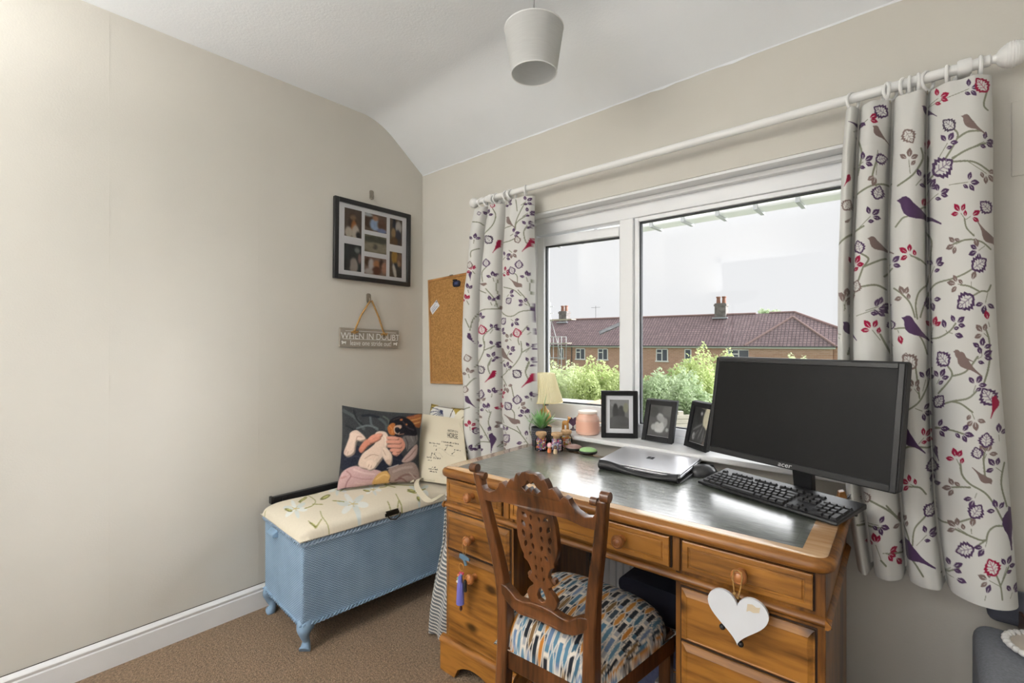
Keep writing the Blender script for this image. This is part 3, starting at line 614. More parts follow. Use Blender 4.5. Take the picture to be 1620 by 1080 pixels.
paint(cvr, (1400, 300, .2407),
  [[(75,250),(120,195),(170,175),(265,110)],[(270,280),(300,340),(295,420),(290,520),(270,620)],[(275,680),(330,620),(440,590),(520,560),(580,525)],[(205,850),(195,760),(215,680),(265,630)],[(190,840),(160,750),(110,690),(60,650)],[(520,200),(535,260),(585,310)],[(700,395),(640,350),(560,335),(480,350),(430,375)],[(585,700),(640,670),(680,670),(700,630)],[(500,630),(560,640),(630,675)],[(60,915),(120,910),(190,935),(240,990),(275,1080)],[(300,978),(360,970),(430,930),(470,880)],[(690,1080),(685,980),(660,900)],[(260,490),(220,460),(170,440)],[(280,680),(240,790),(225,840)],[(0,570),(30,540),(50,520)]],
  [(82,78,365,232,'p'),(103,842,312,1007,'p'),(725,368,605,212,'t'),(455,1062,590,1130,'t'),(20,990,52,1030,'t')],
  [(700,152,628,88,'p'),(578,528,670,460,'p'),(585,700,481,782,'p'),(45,915,30,855,'p'),(125,1120,130,1070,'t'),(380,1110,360,1060,'p')],
  [(525,205,495,165,'c'),(530,205,560,185,'c',2),(585,300,588,310,'t',1),(520,340,465,365,'t'),(660,375,620,405,'p',3),(220,470,160,430,'c'),(288,580,320,505,'p'),(560,640,480,625,'t'),(570,650,572,610,'t',1),(155,740,125,705,'t'),(280,690,298,725,'p'),(235,810,245,785,'p',1),(680,680,665,745,'p',3),(300,980,312,905,'c',3),(430,930,470,885,'p'),(410,935,405,925,'p',1),(430,940,450,945,'p',1),(80,925,85,940,'c',1),(690,980,655,945,'t',3),(640,1090,640,1045,'p',3),(230,160,240,125,'c',1),(285,80,345,35,'p'),(690,900,683,870,'c',1),(20,510,40,490,'p',2)], 62, 11)
paint(cvr, (1300, 480, .4444),
  [[(160,690),(240,735),(300,800)],[(210,110),(245,185)],[(110,140),(100,180)],[(125,780),(205,790)],[(205,905),(225,925)]],
  [(82,66,132,132,'p')], [(160,700,145,665,'t')], [(210,130,185,95,'c'),(130,45,195,22,'p'),(75,110,62,108,'c',1),(70,125,66,120,'c',1),(135,770,195,780,'p',4),(205,900,185,850,'c',3),(212,880,228,880,'c',2),(90,20,85,5,'t',2)], 36, 7)
paint(cvr, (1400, 560, .3612),
  [[(90,245),(150,205),(190,130),(205,60)],[(225,230),(300,205),(370,190),(410,150)],[(240,170),(300,95),(280,50)],[(300,95),(360,75),(410,10)],[(430,135),(450,70),(462,0)],[(75,415),(110,400),(210,410)],[(430,540),(425,450),(437,400)],[(510,740),(470,660),(430,600),(370,560),(340,520),(335,470)],[(430,800),(440,765),(470,742),(520,745)],[(430,800),(400,800),(310,760)],[(245,730),(300,735),(370,710)],[(130,835),(140,760),(190,705),(230,640)],[(120,840),(90,760),(0,655)],[(10,865),(80,870),(135,905),(180,970)],[(500,1060),(490,1000),(465,940)],[(490,1000),(530,920)],[(520,660),(495,560),(510,470)],[(375,840),(430,800)],[(255,960),(320,930)],[(385,250),(340,215),(300,205)],[(150,190),(130,60)],[(230,320),(300,330),(350,345)],[(370,575),(330,575),(285,580)],[(190,610),(160,580),(110,575)]],
  [(315,-5,428,97,'t'),(55,325,185,432,'p'),(62,820,232,937,'p'),(455,562,380,488,'t'),(527,660,545,852,'p'),(484,178,457,278,'c'),(226,400,246,467,'p')],
  [(282,48,233,-8,'p'),(225,230,262,180,'p'),(470,218,428,148,'p'),(130,58,73,5,'t'),(407,450,394,400,'p'),(433,402,441,338,'p'),(373,707,412,650,'p'),(188,705,232,655,'p'),(380,838,310,858,'p'),(468,955,438,883,'c'),(220,520,214,458,'p')],
  [(232,130,243,108,'p'),(165,160,178,110,'p',3),(410,20,425,10,'p'),(390,165,400,135,'p'),(380,245,393,280,'t'),(150,180,125,150,'t'),(130,235,165,248,'p',3),(225,325,240,325,'p',3),(300,330,340,340,'p'),(150,390,175,365,'c'),(340,500,320,455,'c'),(425,460,437,430,'t',3),(500,510,475,490,'p',3),(395,600,388,620,'p',2),(350,575,310,578,'t'),(490,705,478,675,'p',3),(150,580,115,565,'c'),(210,600,212,575,'p',2),(100,770,75,740,'t'),(150,835,195,790,'p'),(375,790,320,755,'t'),(372,775,371,755,'t',1),(432,805,425,830,'p',2),(262,955,290,930,'p',3),(270,960,300,972,'p',1),(485,1000,440,975,'t',3),(500,970,520,920,'p'),(540,1060,550,1035,'p',3),(490,375,488,350,'p',2),(30,870,45,880,'c',1),(0,865,8,860,'c',2),(420,1060,425,1040,'p',1)], 42, 8)
cvl = Cv(715, 290, 145, 450, 3.4, CLOTH)
paint(cvl, (725, 300, .2269),
  [[(405,270),(420,200),(465,90)],[(400,70),(415,150)],[(320,270),(380,255)],[(410,280),(420,230),(480,180)],[(520,390),(480,370),(465,300),(480,260)],[(185,310),(240,250),(260,180),(240,130)],[(310,370),(370,360),(430,330)],[(180,640),(175,580),(205,540)],[(425,650),(420,600),(390,580)],[(200,690),(250,760),(270,830)],[(430,700),(480,760),(515,840)],[(90,980),(110,900),(170,840),(270,830)],[(300,850),(350,880),(400,880),(450,850),(515,840)],[(320,680),(400,700),(450,740)],[(190,1080),(185,1020),(240,960)],[(440,1080),(435,1030),(490,950)],[(275,740),(260,680),(275,620)],[(515,740),(500,680),(515,620)],[(150,700),(200,720)],[(105,225),(150,230),(175,250)],[(95,470),(100,430),(150,410)],[(60,900),(85,960)]],
  [(330,190,410,272,'t'),(527,338,453,434,'c'),(292,348,243,442,'c'),(210,662,142,652,'t'),(457,683,363,618,'t'),(533,778,536,928,'p'),(75,998,116,1072,'p'),(72,398,72,452,'c'),(95,570,95,635,'p')],
  [(235,125,242,88,'c'),(133,170,160,160,'p'),(237,372,193,322,'d'),(432,374,416,328,'t'),(205,538,202,482,'p'),(394,590,374,538,'p'),(430,552,437,492,'p'),(343,790,384,758,'p'),(303,935,342,896,'p'),(180,1008,165,942,'c'),(434,1028,417,966,'c'),(84,550,92,500,'t')],
  [(315,115,335,95,'p'),(440,110,470,85,'p'),(455,190,485,165,'p'),(470,285,485,250,'p'),(375,325,395,312,'p',3),(365,425,385,440,'t',3),(315,490,335,472,'p',3),(300,590,330,578,'c'),(490,640,482,612,'p',3),(250,640,245,615,'p',3),(120,585,108,568,'c',3),(235,805,228,785,'p',2),(252,810,262,780,'p',1),(490,805,475,795,'p',3),(350,745,362,732,'p',2),(85,800,72,775,'c',3),(320,870,300,850,'t',2),(385,905,400,915,'p',3),(150,920,155,900,'p',2),(225,1000,240,975,'p',3),(385,1050,375,1040,'t',3),(490,1010,505,995,'p',3),(295,1010,300,1000,'p',2),(115,375,118,352,'p',3),(195,205,203,180,'p',3),(85,720,80,700,'p',2)], 40, 7)
paint(cvl, (725, 540, .1759),
  [[(150,230),(200,170),(240,80),(245,0)],[(240,80),(320,40)],[(365,195),(420,170)],[(480,255),(540,190),(585,100),(580,0)],[(585,100),(650,55)],[(365,320),(430,290),(470,250)],[(365,320),(410,340),(450,390)],[(640,350),(615,270),(640,180)],[(285,290),(270,220),(300,150)],[(30,560),(50,460),(110,370),(150,330)],[(0,660),(60,610),(110,590)],[(180,640),(185,570),(205,510)],[(160,700),(220,770),(290,900)],[(150,940),(200,900),(290,905)],[(300,800),(280,720),(300,630)],[(520,720),(520,640),(490,600)],[(520,500),(500,400)],[(375,740),(470,770),(560,820),(630,920)],[(540,760),(570,820)],[(660,860),(640,760),(690,650)],[(420,730),(385,640)],[(350,950),(410,900)],[(40,930),(90,1000)]],
  [(368,66,512,192,'t'),(693,288,583,412,'c'),(337,263,243,367,'c'),(68,490,152,592,'p'),(222,688,158,638,'t'),(567,738,423,653,'t'),(312,818,300,1002,'p'),(32,812,30,922,'c'),(695,860,653,928,'c')],
  [(232,284,183,218,'d'),(577,318,513,258,'d'),(105,180,88,115,'t'),(70,460,76,396,'t'),(195,510,216,432,'p'),(543,560,551,478,'p'),(492,608,438,546,'p'),(408,898,472,838,'p'),(155,830,160,770,'p')],
  [(450,135,480,85,'p'),(620,95,645,60,'p',3),(620,260,645,190,'p'),(445,270,450,240,'p',3),(435,365,455,400,'t'),(280,215,300,150,'p'),(290,70,315,40,'p',3),(170,75,175,50,'p',2),(110,325,105,295,'t',3),(355,475,380,470,'c',3),(385,640,378,610,'c',3),(210,555,208,540,'t',3),(555,600,565,585,'t',2),(625,690,605,660,'p',3),(645,680,640,660,'p',1),(275,635,255,612,'p',3),(288,640,283,612,'p',1),(115,795,112,765,'c'),(400,740,385,750,'t',2),(440,825,432,812,'p',2),(605,895,595,900,'p',1),(615,870,615,860,'p',1),(255,835,245,842,'p',1),(275,830,275,820,'p',1),(370,955,390,945,'t',3),(180,1000,180,985,'p',3),(660,540,656,510,'p',3),(88,995,93,975,'p',3),(300,500,304,470,'p',3),(55,700,45,695,'t',1)], 52, 9)

M_CURT = mat('printed_curtain_cloth', (1,1,1), .85, spec=.15, attr=True, bump=(900,.15,(1,1,1),.001), sheen=.1)
M_LIN = mat('curtain_lining', S(214,210,202), .9, var=(200,.06))
M_POLE = mat('white_painted_pole', S(236,236,234), .35)
def pleat(x, bounds, dep):
    """rounded pleats between valleys at `bounds`"""
    y = np.zeros_like(x)
    for (a, va), (b, vb) in zip(bounds[:-1], bounds[1:]):
        t = np.clip((x-a)/(b-a), 0, 1); m = (x >= a) & (x <= b)
        y = np.where(m, np.sin(math.pi*np.clip(t, 0, 1))**.33*dep+(va*(1-t)+vb*t), y)
    return y
def curtain(name, label, xl, xr, zt, zb, bnd, y0, dep, nu, nv, cv, notch=.016, namp=.034):
    root = thing(name, label, 'curtain', (float(xl(1)+xr(1))/2, y0, zb), 0, 'printed curtains at the window')
    v, u = np.meshgrid(np.linspace(0, 1, nv), np.linspace(0, 1, nu), indexing='ij')
    XL, XR = xl(v), xr(v); x = XL+(XR-XL)*u; hem = zb(v*0+u) if callable(zb) else zb
    z = zt+(hem-zt)*v
    d = pleat(u, bnd, dep); top = np.clip(v/.10, 0, 1); d = d*(.55+.45*top)+.004*np.sin(u*37+v*3)*(1-top)
    d = d*(1+.25*np.sin(v*2.6+.4))+.006*np.sin(u*11+v*6)*v+.004*np.sin(v*23+u*5)
    for q in bnd[1:-1]: d = d-namp*np.exp(-((u-q[0]-.008*np.sin(v*5+q[0]*9))/notch)**2)*(.35+.65*top)
    x2 = x+.006*np.sin(v*7+u*9)*v
    y = y0-d
    fx = x-CAM_C[0]; fy = (-.035+.65*y)-CAM_C[1]; dd = fx*fw[0]+fy*fw[1]
    px = CAM_X0+CAM_F*(fx*rt[0]+fy*rt[1])/dd; py = CAM_Y0-CAM_F*(z-CAM_C[2])/dd
    P = np.stack([x2-root.location.x, y-root.location.y, z-root.location.z], -1)
    grid('curtain_cloth', P, M_CURT, root, cv.get(px, py))
    st = (slice(None, None, 6), slice(None, None, 6)); B = P[st].copy(); B[..., 1] += .004; B[..., 1] += 0.0
    grid('lining', B[:-1], M_LIN, root)
    return root, P, x2, y, z
ZROD = 1.942; YROD = -.085
cur1, P1, *_ = curtain('curtain', 'right hand bird print curtain hanging behind the monitor', lambda v: 2.128-.03*np.sin(np.clip(v,0,1)*2.4)+.045*v*v if not np.isscalar(v) else 2.14, lambda v: 2.437+.008*v+.04*v**3, 1.905, .565,
    [(0,0),(.105,.012),(.355,-.012),(.60,-.006),(1.0,.008)], -.066, .078, 330, 900, cvr, .017, .05)
cur2, P2, *_ = curtain('curtain', 'left hand bird print curtain hanging beside the cork board', lambda v: .535-.085*np.minimum(v*2.2,1)+.02*v if not np.isscalar(v) else .47, lambda v: .922+.032*v, 1.905, .58,
    [(0,-.02),(.235,-.02),(.525,-.035),(1.0,0)], -.066, .075, 180, 600, cvl, .022, .056)
# pole, finials, brackets, rings
cp_ = thing('curtain_pole', 'white wooden curtain pole with turned ribbed finials', 'curtain pole', (1.5, YROD, ZROD))
def lp(x, dy=0, dz=0): return (x-1.5, dy, dz)
ob('rod', MB().cyl(lp(.565), lp(2.425), .014, n=20), M_POLE, cp_)
fin = [(.011,0),(.014,.004),(.014,.012),(.009,.016),(.011,.022)]+[(.012+.019*math.sin(math.pi*min(1,(k/26)**.8*1.0))*(1+(.035 if k % 2 else -.02)), .024+k*.0026) for k in range(26)]+[(.010,.092),(.004,.096)]
ob('finial', MB().lathe(fin, lp(2.42), 28, (1,0,0)), M_POLE, cp_)
ob('finial', MB().lathe([(.011,0),(.014,.004),(.014,.01),(.009,.013)]+[(.026*math.sin(a), .033-.024*math.cos(a)) for a in np.linspace(.4, 3.0, 14)], lp(.57), 28, (-1,0,0)), M_POLE, cp_)
for bx in (.66, 2.385):
    ob('bracket', MB().lathe([(.02,0),(.026,.006),(.024,.014),(.013,.02),(.013,.085)], lp(bx, .085, -.006), 20, (0,-1,0)).lathe([(.019,-.014),(.021,-.01),(.021,.01),(.019,.014)], lp(bx), 20, (1,0,0)), M_POLE, cp_)
def ring(cur, x, tilt):
    pts = []
    c = Vector((x, YROD, ZROD-.010)); R_ = .0245
    for k in range(22):
        a = 2*math.pi*k/22; pts.append(c+Vector((math.sin(tilt)*R_*math.cos(a), math.cos(tilt)*R_*math.cos(a), R_*math.sin(a)))-cur.location)
    r = ob('ring', MB().tube(pts, .0042, 8, closed=True), M_POLE, cur)
    b = c+Vector((0, 0, -R_-.003))-cur.location
    ob('screw_eye', MB().tube([b+Vector((0, .005*math.cos(a), .004-.006+.005*math.sin(a))) for a in np.linspace(0, 6.28, 10)[:-1]], .0012, 6, closed=True), mat('brass_eye', S(190,180,160), .3, metal=.9) if 'brass_eye' not in bpy.data.materials else bpy.data.materials['brass_eye'], r)
for x, t in ((2.145,.5),(2.222,-.35),(2.232,.6),(2.262,.3),(2.276,.1),(2.292,-.1),(2.312,.5),(2.352,.1),(2.415,0)): ring(cur1, x, t)
for x, t in ((.60,.7),(.64,.9),(.685,.5),(.70,.2),(.765,.1),(.785,-.1),(.80,.3),(.885,-.5)): ring(cur2, x, t)
# ================================================================== DESK
PINE = wood('honey_pine', S(78,44,14), S(164,110,46), 'x', 8); PINEV = wood('honey_pine_upright', S(78,44,14), S(156,102,42), 'z', 8)
PINED = wood('pine_moulding', S(80,44,14), S(156,102,42), 'x', 9, knots=False)
DW = 1.235
desk = thing('pedestal_desk', 'honey pine pedestal desk with green leather writing top', 'desk', (.935, -.662, 0), math.radians(2.0))
def rrect(W, D, r, inset=0, seg=6, x0=0, y0=0):
    out = []; r = max(r-inset, .001)
    for cx, cy, a0 in ((W-inset-r, inset+r, -90), (W-inset-r, D-inset-r, 0), (inset+r, D-inset-r, 90), (inset+r, inset+r, 180)):
        for k in range(seg+1):
            a = math.radians(a0+90*k/seg); out.append((x0+cx+r*math.cos(a), y0+cy+r*math.sin(a)))
    return out
def loft(rings):
    mb = MB(); n = len(rings[0][0]); 
    for pl, z in rings: mb.v += [(a, b, z) for a, b in pl]
    for i in range(len(rings)-1):
        for k in range(n):
            k2 = (k+1) % n; mb.f.append((i*n+k, i*n+k2, (i+1)*n+k2, (i+1)*n+k))
    mb.f.append(tuple(range(n))[::-1]); mb.f.append(tuple((len(rings)-1)*n+k for k in range(n))); return mb
DT = .555
ring_ = [(.014,.722),(.006,.724),(.002,.728),(0,.735),(.001,.742),(.005,.748),(.010,.750),(.014,.7515),(.018,.755)]
PINET = wood('glare_pine_top', S(190,144,98), S(222,186,146), 'x', 7, rough=.22, coat=1.0, knots=False)  # border pine coloured pale to imitate window glare on the desk edge
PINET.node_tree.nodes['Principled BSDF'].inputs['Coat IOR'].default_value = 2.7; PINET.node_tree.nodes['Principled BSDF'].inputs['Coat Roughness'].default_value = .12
dtop = ob('desk_top', loft([(rrect(DW, DT, .045, i), z) for i, z in ring_]), PINED, desk, smooth=50)
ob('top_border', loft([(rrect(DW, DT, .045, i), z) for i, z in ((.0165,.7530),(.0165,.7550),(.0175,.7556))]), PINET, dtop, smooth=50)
LEA = mat('green_leather', S(102,108,97), .34, spec=1.0, var=(14,.5), bump=(34,.5,(.5,1.5,1),.008), coat=1.0)
LEA.node_tree.nodes['Principled BSDF'].inputs['Coat IOR'].default_value = 2.5; LEA.node_tree.nodes['Principled BSDF'].inputs['Coat Roughness'].default_value = .2
lea = ob('leather_inset', MB().box(.062, DW-.066, .048, DT-.05, .7540, .7560), LEA, dtop, smooth=0)
ob('tooled_line', MB().box(.08, DW-.084, .066, .0668, .7560, .7561).box(.08, .0808, .066, DT-.068, .7560, .7561).box(DW-.0848, DW-.084, .066, DT-.068, .7560, .7561), mat('tooling', S(58,54,44), .4), lea, smooth=0)
YF = .028      # front plane of carcases
def pedestal(name, x0, x1):
    b = ob(name, MB().box(x0, x1, YF, DT-.03, .10, .722), PINEV, desk, bevel=.002); return b
pl_ = pedestal('left_pedestal', .020, .345); pr_ = pedestal('right_pedestal', .888, DW-.020)
ob('modesty_rail', MB().box(.345, .888, YF+.004, DT-.04, .605, .722), PINED, desk, smooth=0)
# mouldings
def mould(x0, x1, name='moulding'):
    prof = [(YF,.604),(YF-.006,.605),(YF-.010,.609),(YF-.0115,.613),(YF-.010,.617),(YF-.006,.620),(YF-.003,.623),(YF,.624)]
    return MB().prism(prof, lambda a,b,d: (d,a,b), x0, x1)
ob('front_moulding', mould(.008, DW-.008), PINED, desk, smooth=50)
sprof = [(0,.604),(.006,.605),(.010,.609),(.0115,.613),(.010,.617),(.006,.620),(.003,.623),(0,.624)]
ob('side_moulding', MB().prism(sprof, lambda a,b,d: (DW-.020+a, d, b), YF-.014, DT-.03), PINED, desk, smooth=50)
ob('side_moulding', MB().prism(sprof, lambda a,b,d: (.020-a, d, b), YF-.014, DT-.03), PINED, desk, smooth=50)
M_DK = mat('drawer_gap', S(44,26,14), .8)
KN = None
def knob(x, z, parent, y=YF-.012):
    prof = [(.013,0),(.0125,.004),(.0095,.008),(.009,.013),(.013,.017),(.0185,.021),(.0205,.026),(.0195,.031),(.0145,.0355),(.013,.0355),(.0115,.034),(.007,.0365),(.001,.037)]
    k = ob('knob', MB().lathe([(.9*r, h) for r, h in prof], (x, y, z), 24, (0,-1,0)), KNOBM, parent); return k
KNOBM = wood('turned_knob', S(126,76,36), S(176,112,60), 'z', 16, knots=False, coat=.5)
def drawer(x0, x1, z0, z1, style, name='drawer'):
    ob('drawer_gap', MB().box(x0-.004, x1+.004, YF-.0012, YF+.004, z0-.004, z1+.004), M_DK, desk, smooth=0)
    mb = MB(); y = YF
    if style == 'frame':     # lip with fine inner line
        R = [((x0,x1,z0,z1), y), ((x0,x1,z0,z1), y-.010), ((x0+.003,x1-.003,z0+.003,z1-.003), y-.012), ((x0+.014,x1-.014,z0+.012,z1-.012), y-.012), ((x0+.016,x1-.016,z0+.014,z1-.014), y-.0085), ((x0+.0185,x1-.0185,z0+.0165,z1-.0165), y-.0085), ((x0+.021,x1-.021,z0+.019,z1-.019), y-.011)]
    else:                    # raised field with broad chamfer
        R = [((x0,x1,z0,z1), y), ((x0,x1,z0,z1), y-.006), ((x0+.004,x1-.004,z0+.004,z1-.004), y-.007), ((x0+.015,x1-.013,z0+.006,z1-.017), y-.0125), ((x0+.017,x1-.015,z0+.008,z1-.019), y-.0115)]
    for (a, b, c, d), yy in R: mb.v += [(a,yy,c),(b,yy,c),(b,yy,d),(a,yy,d)]
    for i in range(len(R)-1):
        for k in range(4): k2 = (k+1) % 4; mb.f.append((i*4+k, i*4+k2, (i+1)*4+k2, (i+1)*4+k))
    n = (len(R)-1)*4; mb.f.append((n,n+1,n+2,n+3)); mb.f.append((3,2,1,0))
    return ob(name, mb, PINE, desk, smooth=0)
d1 = drawer(.032, .300, .636, .714, 'frame'); knob(.166, .675, d1)
ob('stile', MB().box(.306, .330, YF-.006, YF+.01, .630, .720), PINEV, desk, bevel=.002)
d2_ = drawer(.338, .874, .636, .714, 'frame'); knob(.47, .675, d2_); knob(.742, .675, d2_)
ob('stile', MB().box(.881, .901, YF-.006, YF+.01, .630, .720), PINEV, desk, bevel=.002)
d3 = drawer(.908, 1.192, .636, .714, 'frame'); knob(1.05, .676, d3)
d4 = drawer(.032, .333, .458, .592, 'field'); knob(.166, .524, d4)
d5 = drawer(.032, .333, .130, .450, 'field', 'cupboard_door'); knob(.180, .395, d5)
d6 = drawer(.905, 1.196, .462, .592, 'field'); knob(1.05, .548, d6)
d7 = drawer(.905, 1.196, .298, .454, 'field'); knob(1.05, .372, d7)
d8 = drawer(.905, 1.196, .130, .290, 'field'); knob(1.05, .208, d8)
# bracket plinths with arched cut-outs
def plinth(x0, x1):
    mb = MB(); o = [(x0,0),(x0,.105),(x1,.105),(x1,0),(x1-.075,0)]
    for k in range(1, 12):
        t = k/12; xx = x1-.075-(x1-x0-.15)*t; o.append((xx, .062*math.sin(math.pi*min(1, max(0, t)))**.45))
    o.append((x0+.075, 0)); mb.prism(o[::-1], lambda a,b,d: (a,d,b), .008, .026)
    for xs in (x0, x1-.018): mb.prism([(DT-.02,0),(DT-.02,.105),(.026,.105),(.026,0),(.10,0),(.14,.055),(DT-.15,.055),(DT-.1,0)], lambda a,b,d: (d,a,b), xs, xs+.018)
    p = ob('plinth', mb, PINE, desk, smooth=0)
    prof = [(.020,.105),(.006,.105),(.006,.112),(.012,.12),(.022,.126),(.028,.126)]
    ob('plinth_moulding', MB().prism(prof, lambda a,b,d: (d,a,b), x0-.004, x1+.004), PINED, p, smooth=40)
plinth(.008, .357); plinth(.876, DW-.008)
# desk-space to world
_a = math.radians(2.0)
def dk(x, y, z=0): return (.935+x*math.cos(_a)-y*math.sin(_a), -.662+x*math.sin(_a)+y*math.cos(_a), z)

# ================================================================== CHAIR
MAHO = wood('dark_polished_chair_wood', S(54,30,15), S(112,68,36), 'z', 10, rough=.28, knots=False, coat=.4)
chair = thing('dining_chair', 'carved dark wood chair with pierced splat and patterned seat', 'chair', (1.548, -.80, 0), math.radians(3.0))
def sweep(path, ws, hs_, name, parent):
    """rectangular section swept along path; ws along local x, hs_ along local y"""
    mb = MB(); P = smoothline(path, 6); n = len(P)
    for i, p in enumerate(P):
        t = i/(n-1); q = t*(len(ws)-1); k = min(int(q), len(ws)-2); f = q-k; w = ws[k]*(1-f)+ws[k+1]*f; h = hs_[k]*(1-f)+hs_[k+1]*f
        mb.v += [(p[0]+a*w/2, p[1]+b*h/2, p[2]) for a, b in ((-1,-1),(1,-1),(1,1),(-1,1))]
    for i in range(n-1):
        for k in range(4): k2 = (k+1) % 4; mb.f.append((4*i+k, 4*i+k2, 4*i+4+k2, 4*i+4+k))
    mb.f.append((3,2,1,0)); e = 4*(n-1); mb.f.append((e,e+1,e+2,e+3))
    return ob(name, mb, MAHO, parent, bevel=.004, smooth=60)
def backy(z): # rake of the back
    return -.052*max(0, (z-.5)/.37)**1.15
for s in (-1, 1):
    sweep([(s*.132,-.07,0),(s*.136,-.02,.2),(s*.137,0,.36),(s*.140,0,.5),(s*.155,backy(.62),.62),(s*.18,backy(.75),.75),(s*.196,backy(.85),.852)], [.03,.034,.036,.034,.030,.027,.026], [.03,.036,.04,.036,.03,.026,.026], 'leg', chair)
    # rolled ears at the top of the stile
    ob('ear', MB().cyl((s*.206-.013, backy(.86)-.002, .862), (s*.206+.009, backy(.86)-.002, .862), .013, n=16).cyl((s*.175-.009, backy(.85)-.004, .846), (s*.175+.009, backy(.85)-.004, .846), .010, n=14), MAHO, chair)
def onback(off=0):
    return lambda a, b, d: (a, backy(b)+d+off-.02*(1-(a/.2)**2)*.4, b)
half = [(.186,.826),(.172,.806),(.150,.802),(.128,.812),(.112,.828),(.108,.838),(.098,.842),(.090,.836),(.086,.829),(.076,.846),(.066,.857),(.054,.853),(.050,.866),(.044,.876),(.034,.872),(.026,.882),(.014,.886),(.0,.884)]
low = [(0,.782),(.03,.786),(.06,.789),(.10,.789),(.14,.780),(.188,.778)]
outl = half+[(-a, b) for a, b in half[-2::-1]]+[(-a, b) for a, b in low[::-1]]+low[1:]
hole = [(a*1.5, .848+(b-.848)*1.5) for a, b in [(-.022,.846),(-.012,.838),(-.005,.845),(0,.838),(.005,.845),(.012,.838),(.022,.846),(.012,.852),(.006,.862),(0,.856),(-.006,.862),(-.012,.852)]]
ob('crest_rail', curve_mesh([outl, hole], .018, onback(), .002), MAHO, chair, smooth=40)
sp_ = [(.052,.79),(.056,.775),(.060,.76),(.062,.73),(.062,.70),(.055,.672),(.046,.655),(.047,.645),(.036,.638),(.028,.625),(.024,.61),(.03,.6),(.038,.592),(.03,.585),(.022,.582),(.024,.572),(.038,.562),(.046,.548),(.042,.533),(.032,.520)]
spo = sp_+[(-a, b) for a, b in sp_[::-1]]
def lf(cx, cz, l, w, ang):
    c, s = math.cos(math.radians(ang)), math.sin(math.radians(ang)); u = [(-.5,0),(-.2,.4),(.15,.5),(.5,0),(.15,-.5),(-.2,-.4)]
    return [(cx+l*x*c-w*y*s, cz+l*x*s+w*y*c) for x, y in u]
holes = []
for s in (-1, 1):
    for cx, cz, l, w, an in ((.034,.768,.026,.014,35),(.013,.764,.022,.011,100),(.040,.742,.027,.015,60),(.016,.738,.024,.012,75),(.042,.714,.028,.014,80),(.017,.712,.025,.012,105),(.038,.687,.027,.013,105),(.014,.686,.024,.011,80),(.026,.662,.022,.011,130),(.009,.655,.02,.007,90),(.010,.628,.022,.009,90),(.012,.601,.018,.009,70)):
        holes.append(lf(s*cx, cz, l, w, an if s > 0 else 180-an))
holes.append([(0,.578),(.010,.566),(.016,.550),(.012,.537),(0,.532),(-.012,.537),(-.016,.550),(-.010,.566)])
ob('splat', curve_mesh([spo]+holes, .013, onback(.002), .002), MAHO, chair, smooth=40)
for s in (-1, 1): ob('carved_scroll', MB().lathe([(.004,-.009),(.009,-.007),(.009,.007),(.004,.009)], (s*.036, backy(.6), .598), 14, (0,1,0)).lathe([(.004,-.009),(.008,-.007),(.008,.007),(.004,.009)], (s*.04, backy(.65), .648), 14, (0,1,0)), MAHO, chair)
lr = [(.135,.505),(.12,.500),(.10,.487),(.07,.480),(.03,.484),(0,.486)]; lrt = [(0,.524),(.03,.522),(.06,.514),(.085,.514),(.105,.528),(.12,.536),(.135,.538)]
ob('lower_rail', curve_mesh([[(-a, b) for a, b in lr]+[(a, b) for a, b in lr[-2::-1]]+[(a, b) for a, b in lrt[::-1]]+[(-a, b) for a, b in lrt[1:]]], .02, onback(), .003), MAHO, chair, smooth=40)
# seat frame (trapezoid) and legs
RB, RF, FD = .150, .212, .352
def rail(p0, p1, name='seat_rail'): ob(name, MB().bar((*p0, .335), (*p1, .335), .022, .062), MAHO, chair, bevel=.004)
rail((-RB,0), (RB,0)); rail((-RF,FD), (RF,FD)); rail((-RB,0), (-RF,FD)); rail((RB,0), (RF,FD))
for s in (-1, 1): sweep([(s*.196,FD-.014,0),(s*.2,FD-.014,.18),(s*.2,FD-.014,.36)], [.026,.034,.036], [.026,.034,.036], 'leg', chair)
ob('side_stretcher', MB().bar((-.136,-.03,.14), (-.198,FD-.02,.14), .016, .024), MAHO, chair, bevel=.003)
ob('side_stretcher', MB().bar((.136,-.03,.14), (.198,FD-.02,.14), .016, .024), MAHO, chair, bevel=.003)
# upholstered seat with woven pattern of staggered bars
n = 230; v, u = np.meshgrid(np.linspace(-1, 1, n), np.linspace(-1, 1, n), indexing='ij')
rr_ = (np.abs(u)**4.5+np.abs(v)**4.5)**(1/4.5)
wd_ = RB+.018+(RF-RB)*(v+1)/2
xs = u*wd_*(1+.03*np.sqrt(np.clip(1-rr_, 0, 1))); ys = (v+1)/2*(FD+.034)-.017
hgt = .362+.118*np.clip(1-rr_**3.2, 0, 1)**.42*(1-.06*(u*u+v*v))
hgt -= .002*np.abs(np.sin(u*1.0))
P = np.stack([xs, ys, hgt], -1)
ds = np.hypot(np.hypot(np.gradient(xs, axis=1), np.gradient(ys, axis=1)), np.gradient(hgt, axis=1)); A = np.cumsum(ds, 1); A -= A[:, n//2:n//2+1]
ds = np.hypot(np.gradient(ys, axis=0), np.gradient(hgt, axis=0)); B = np.cumsum(ds, 0)
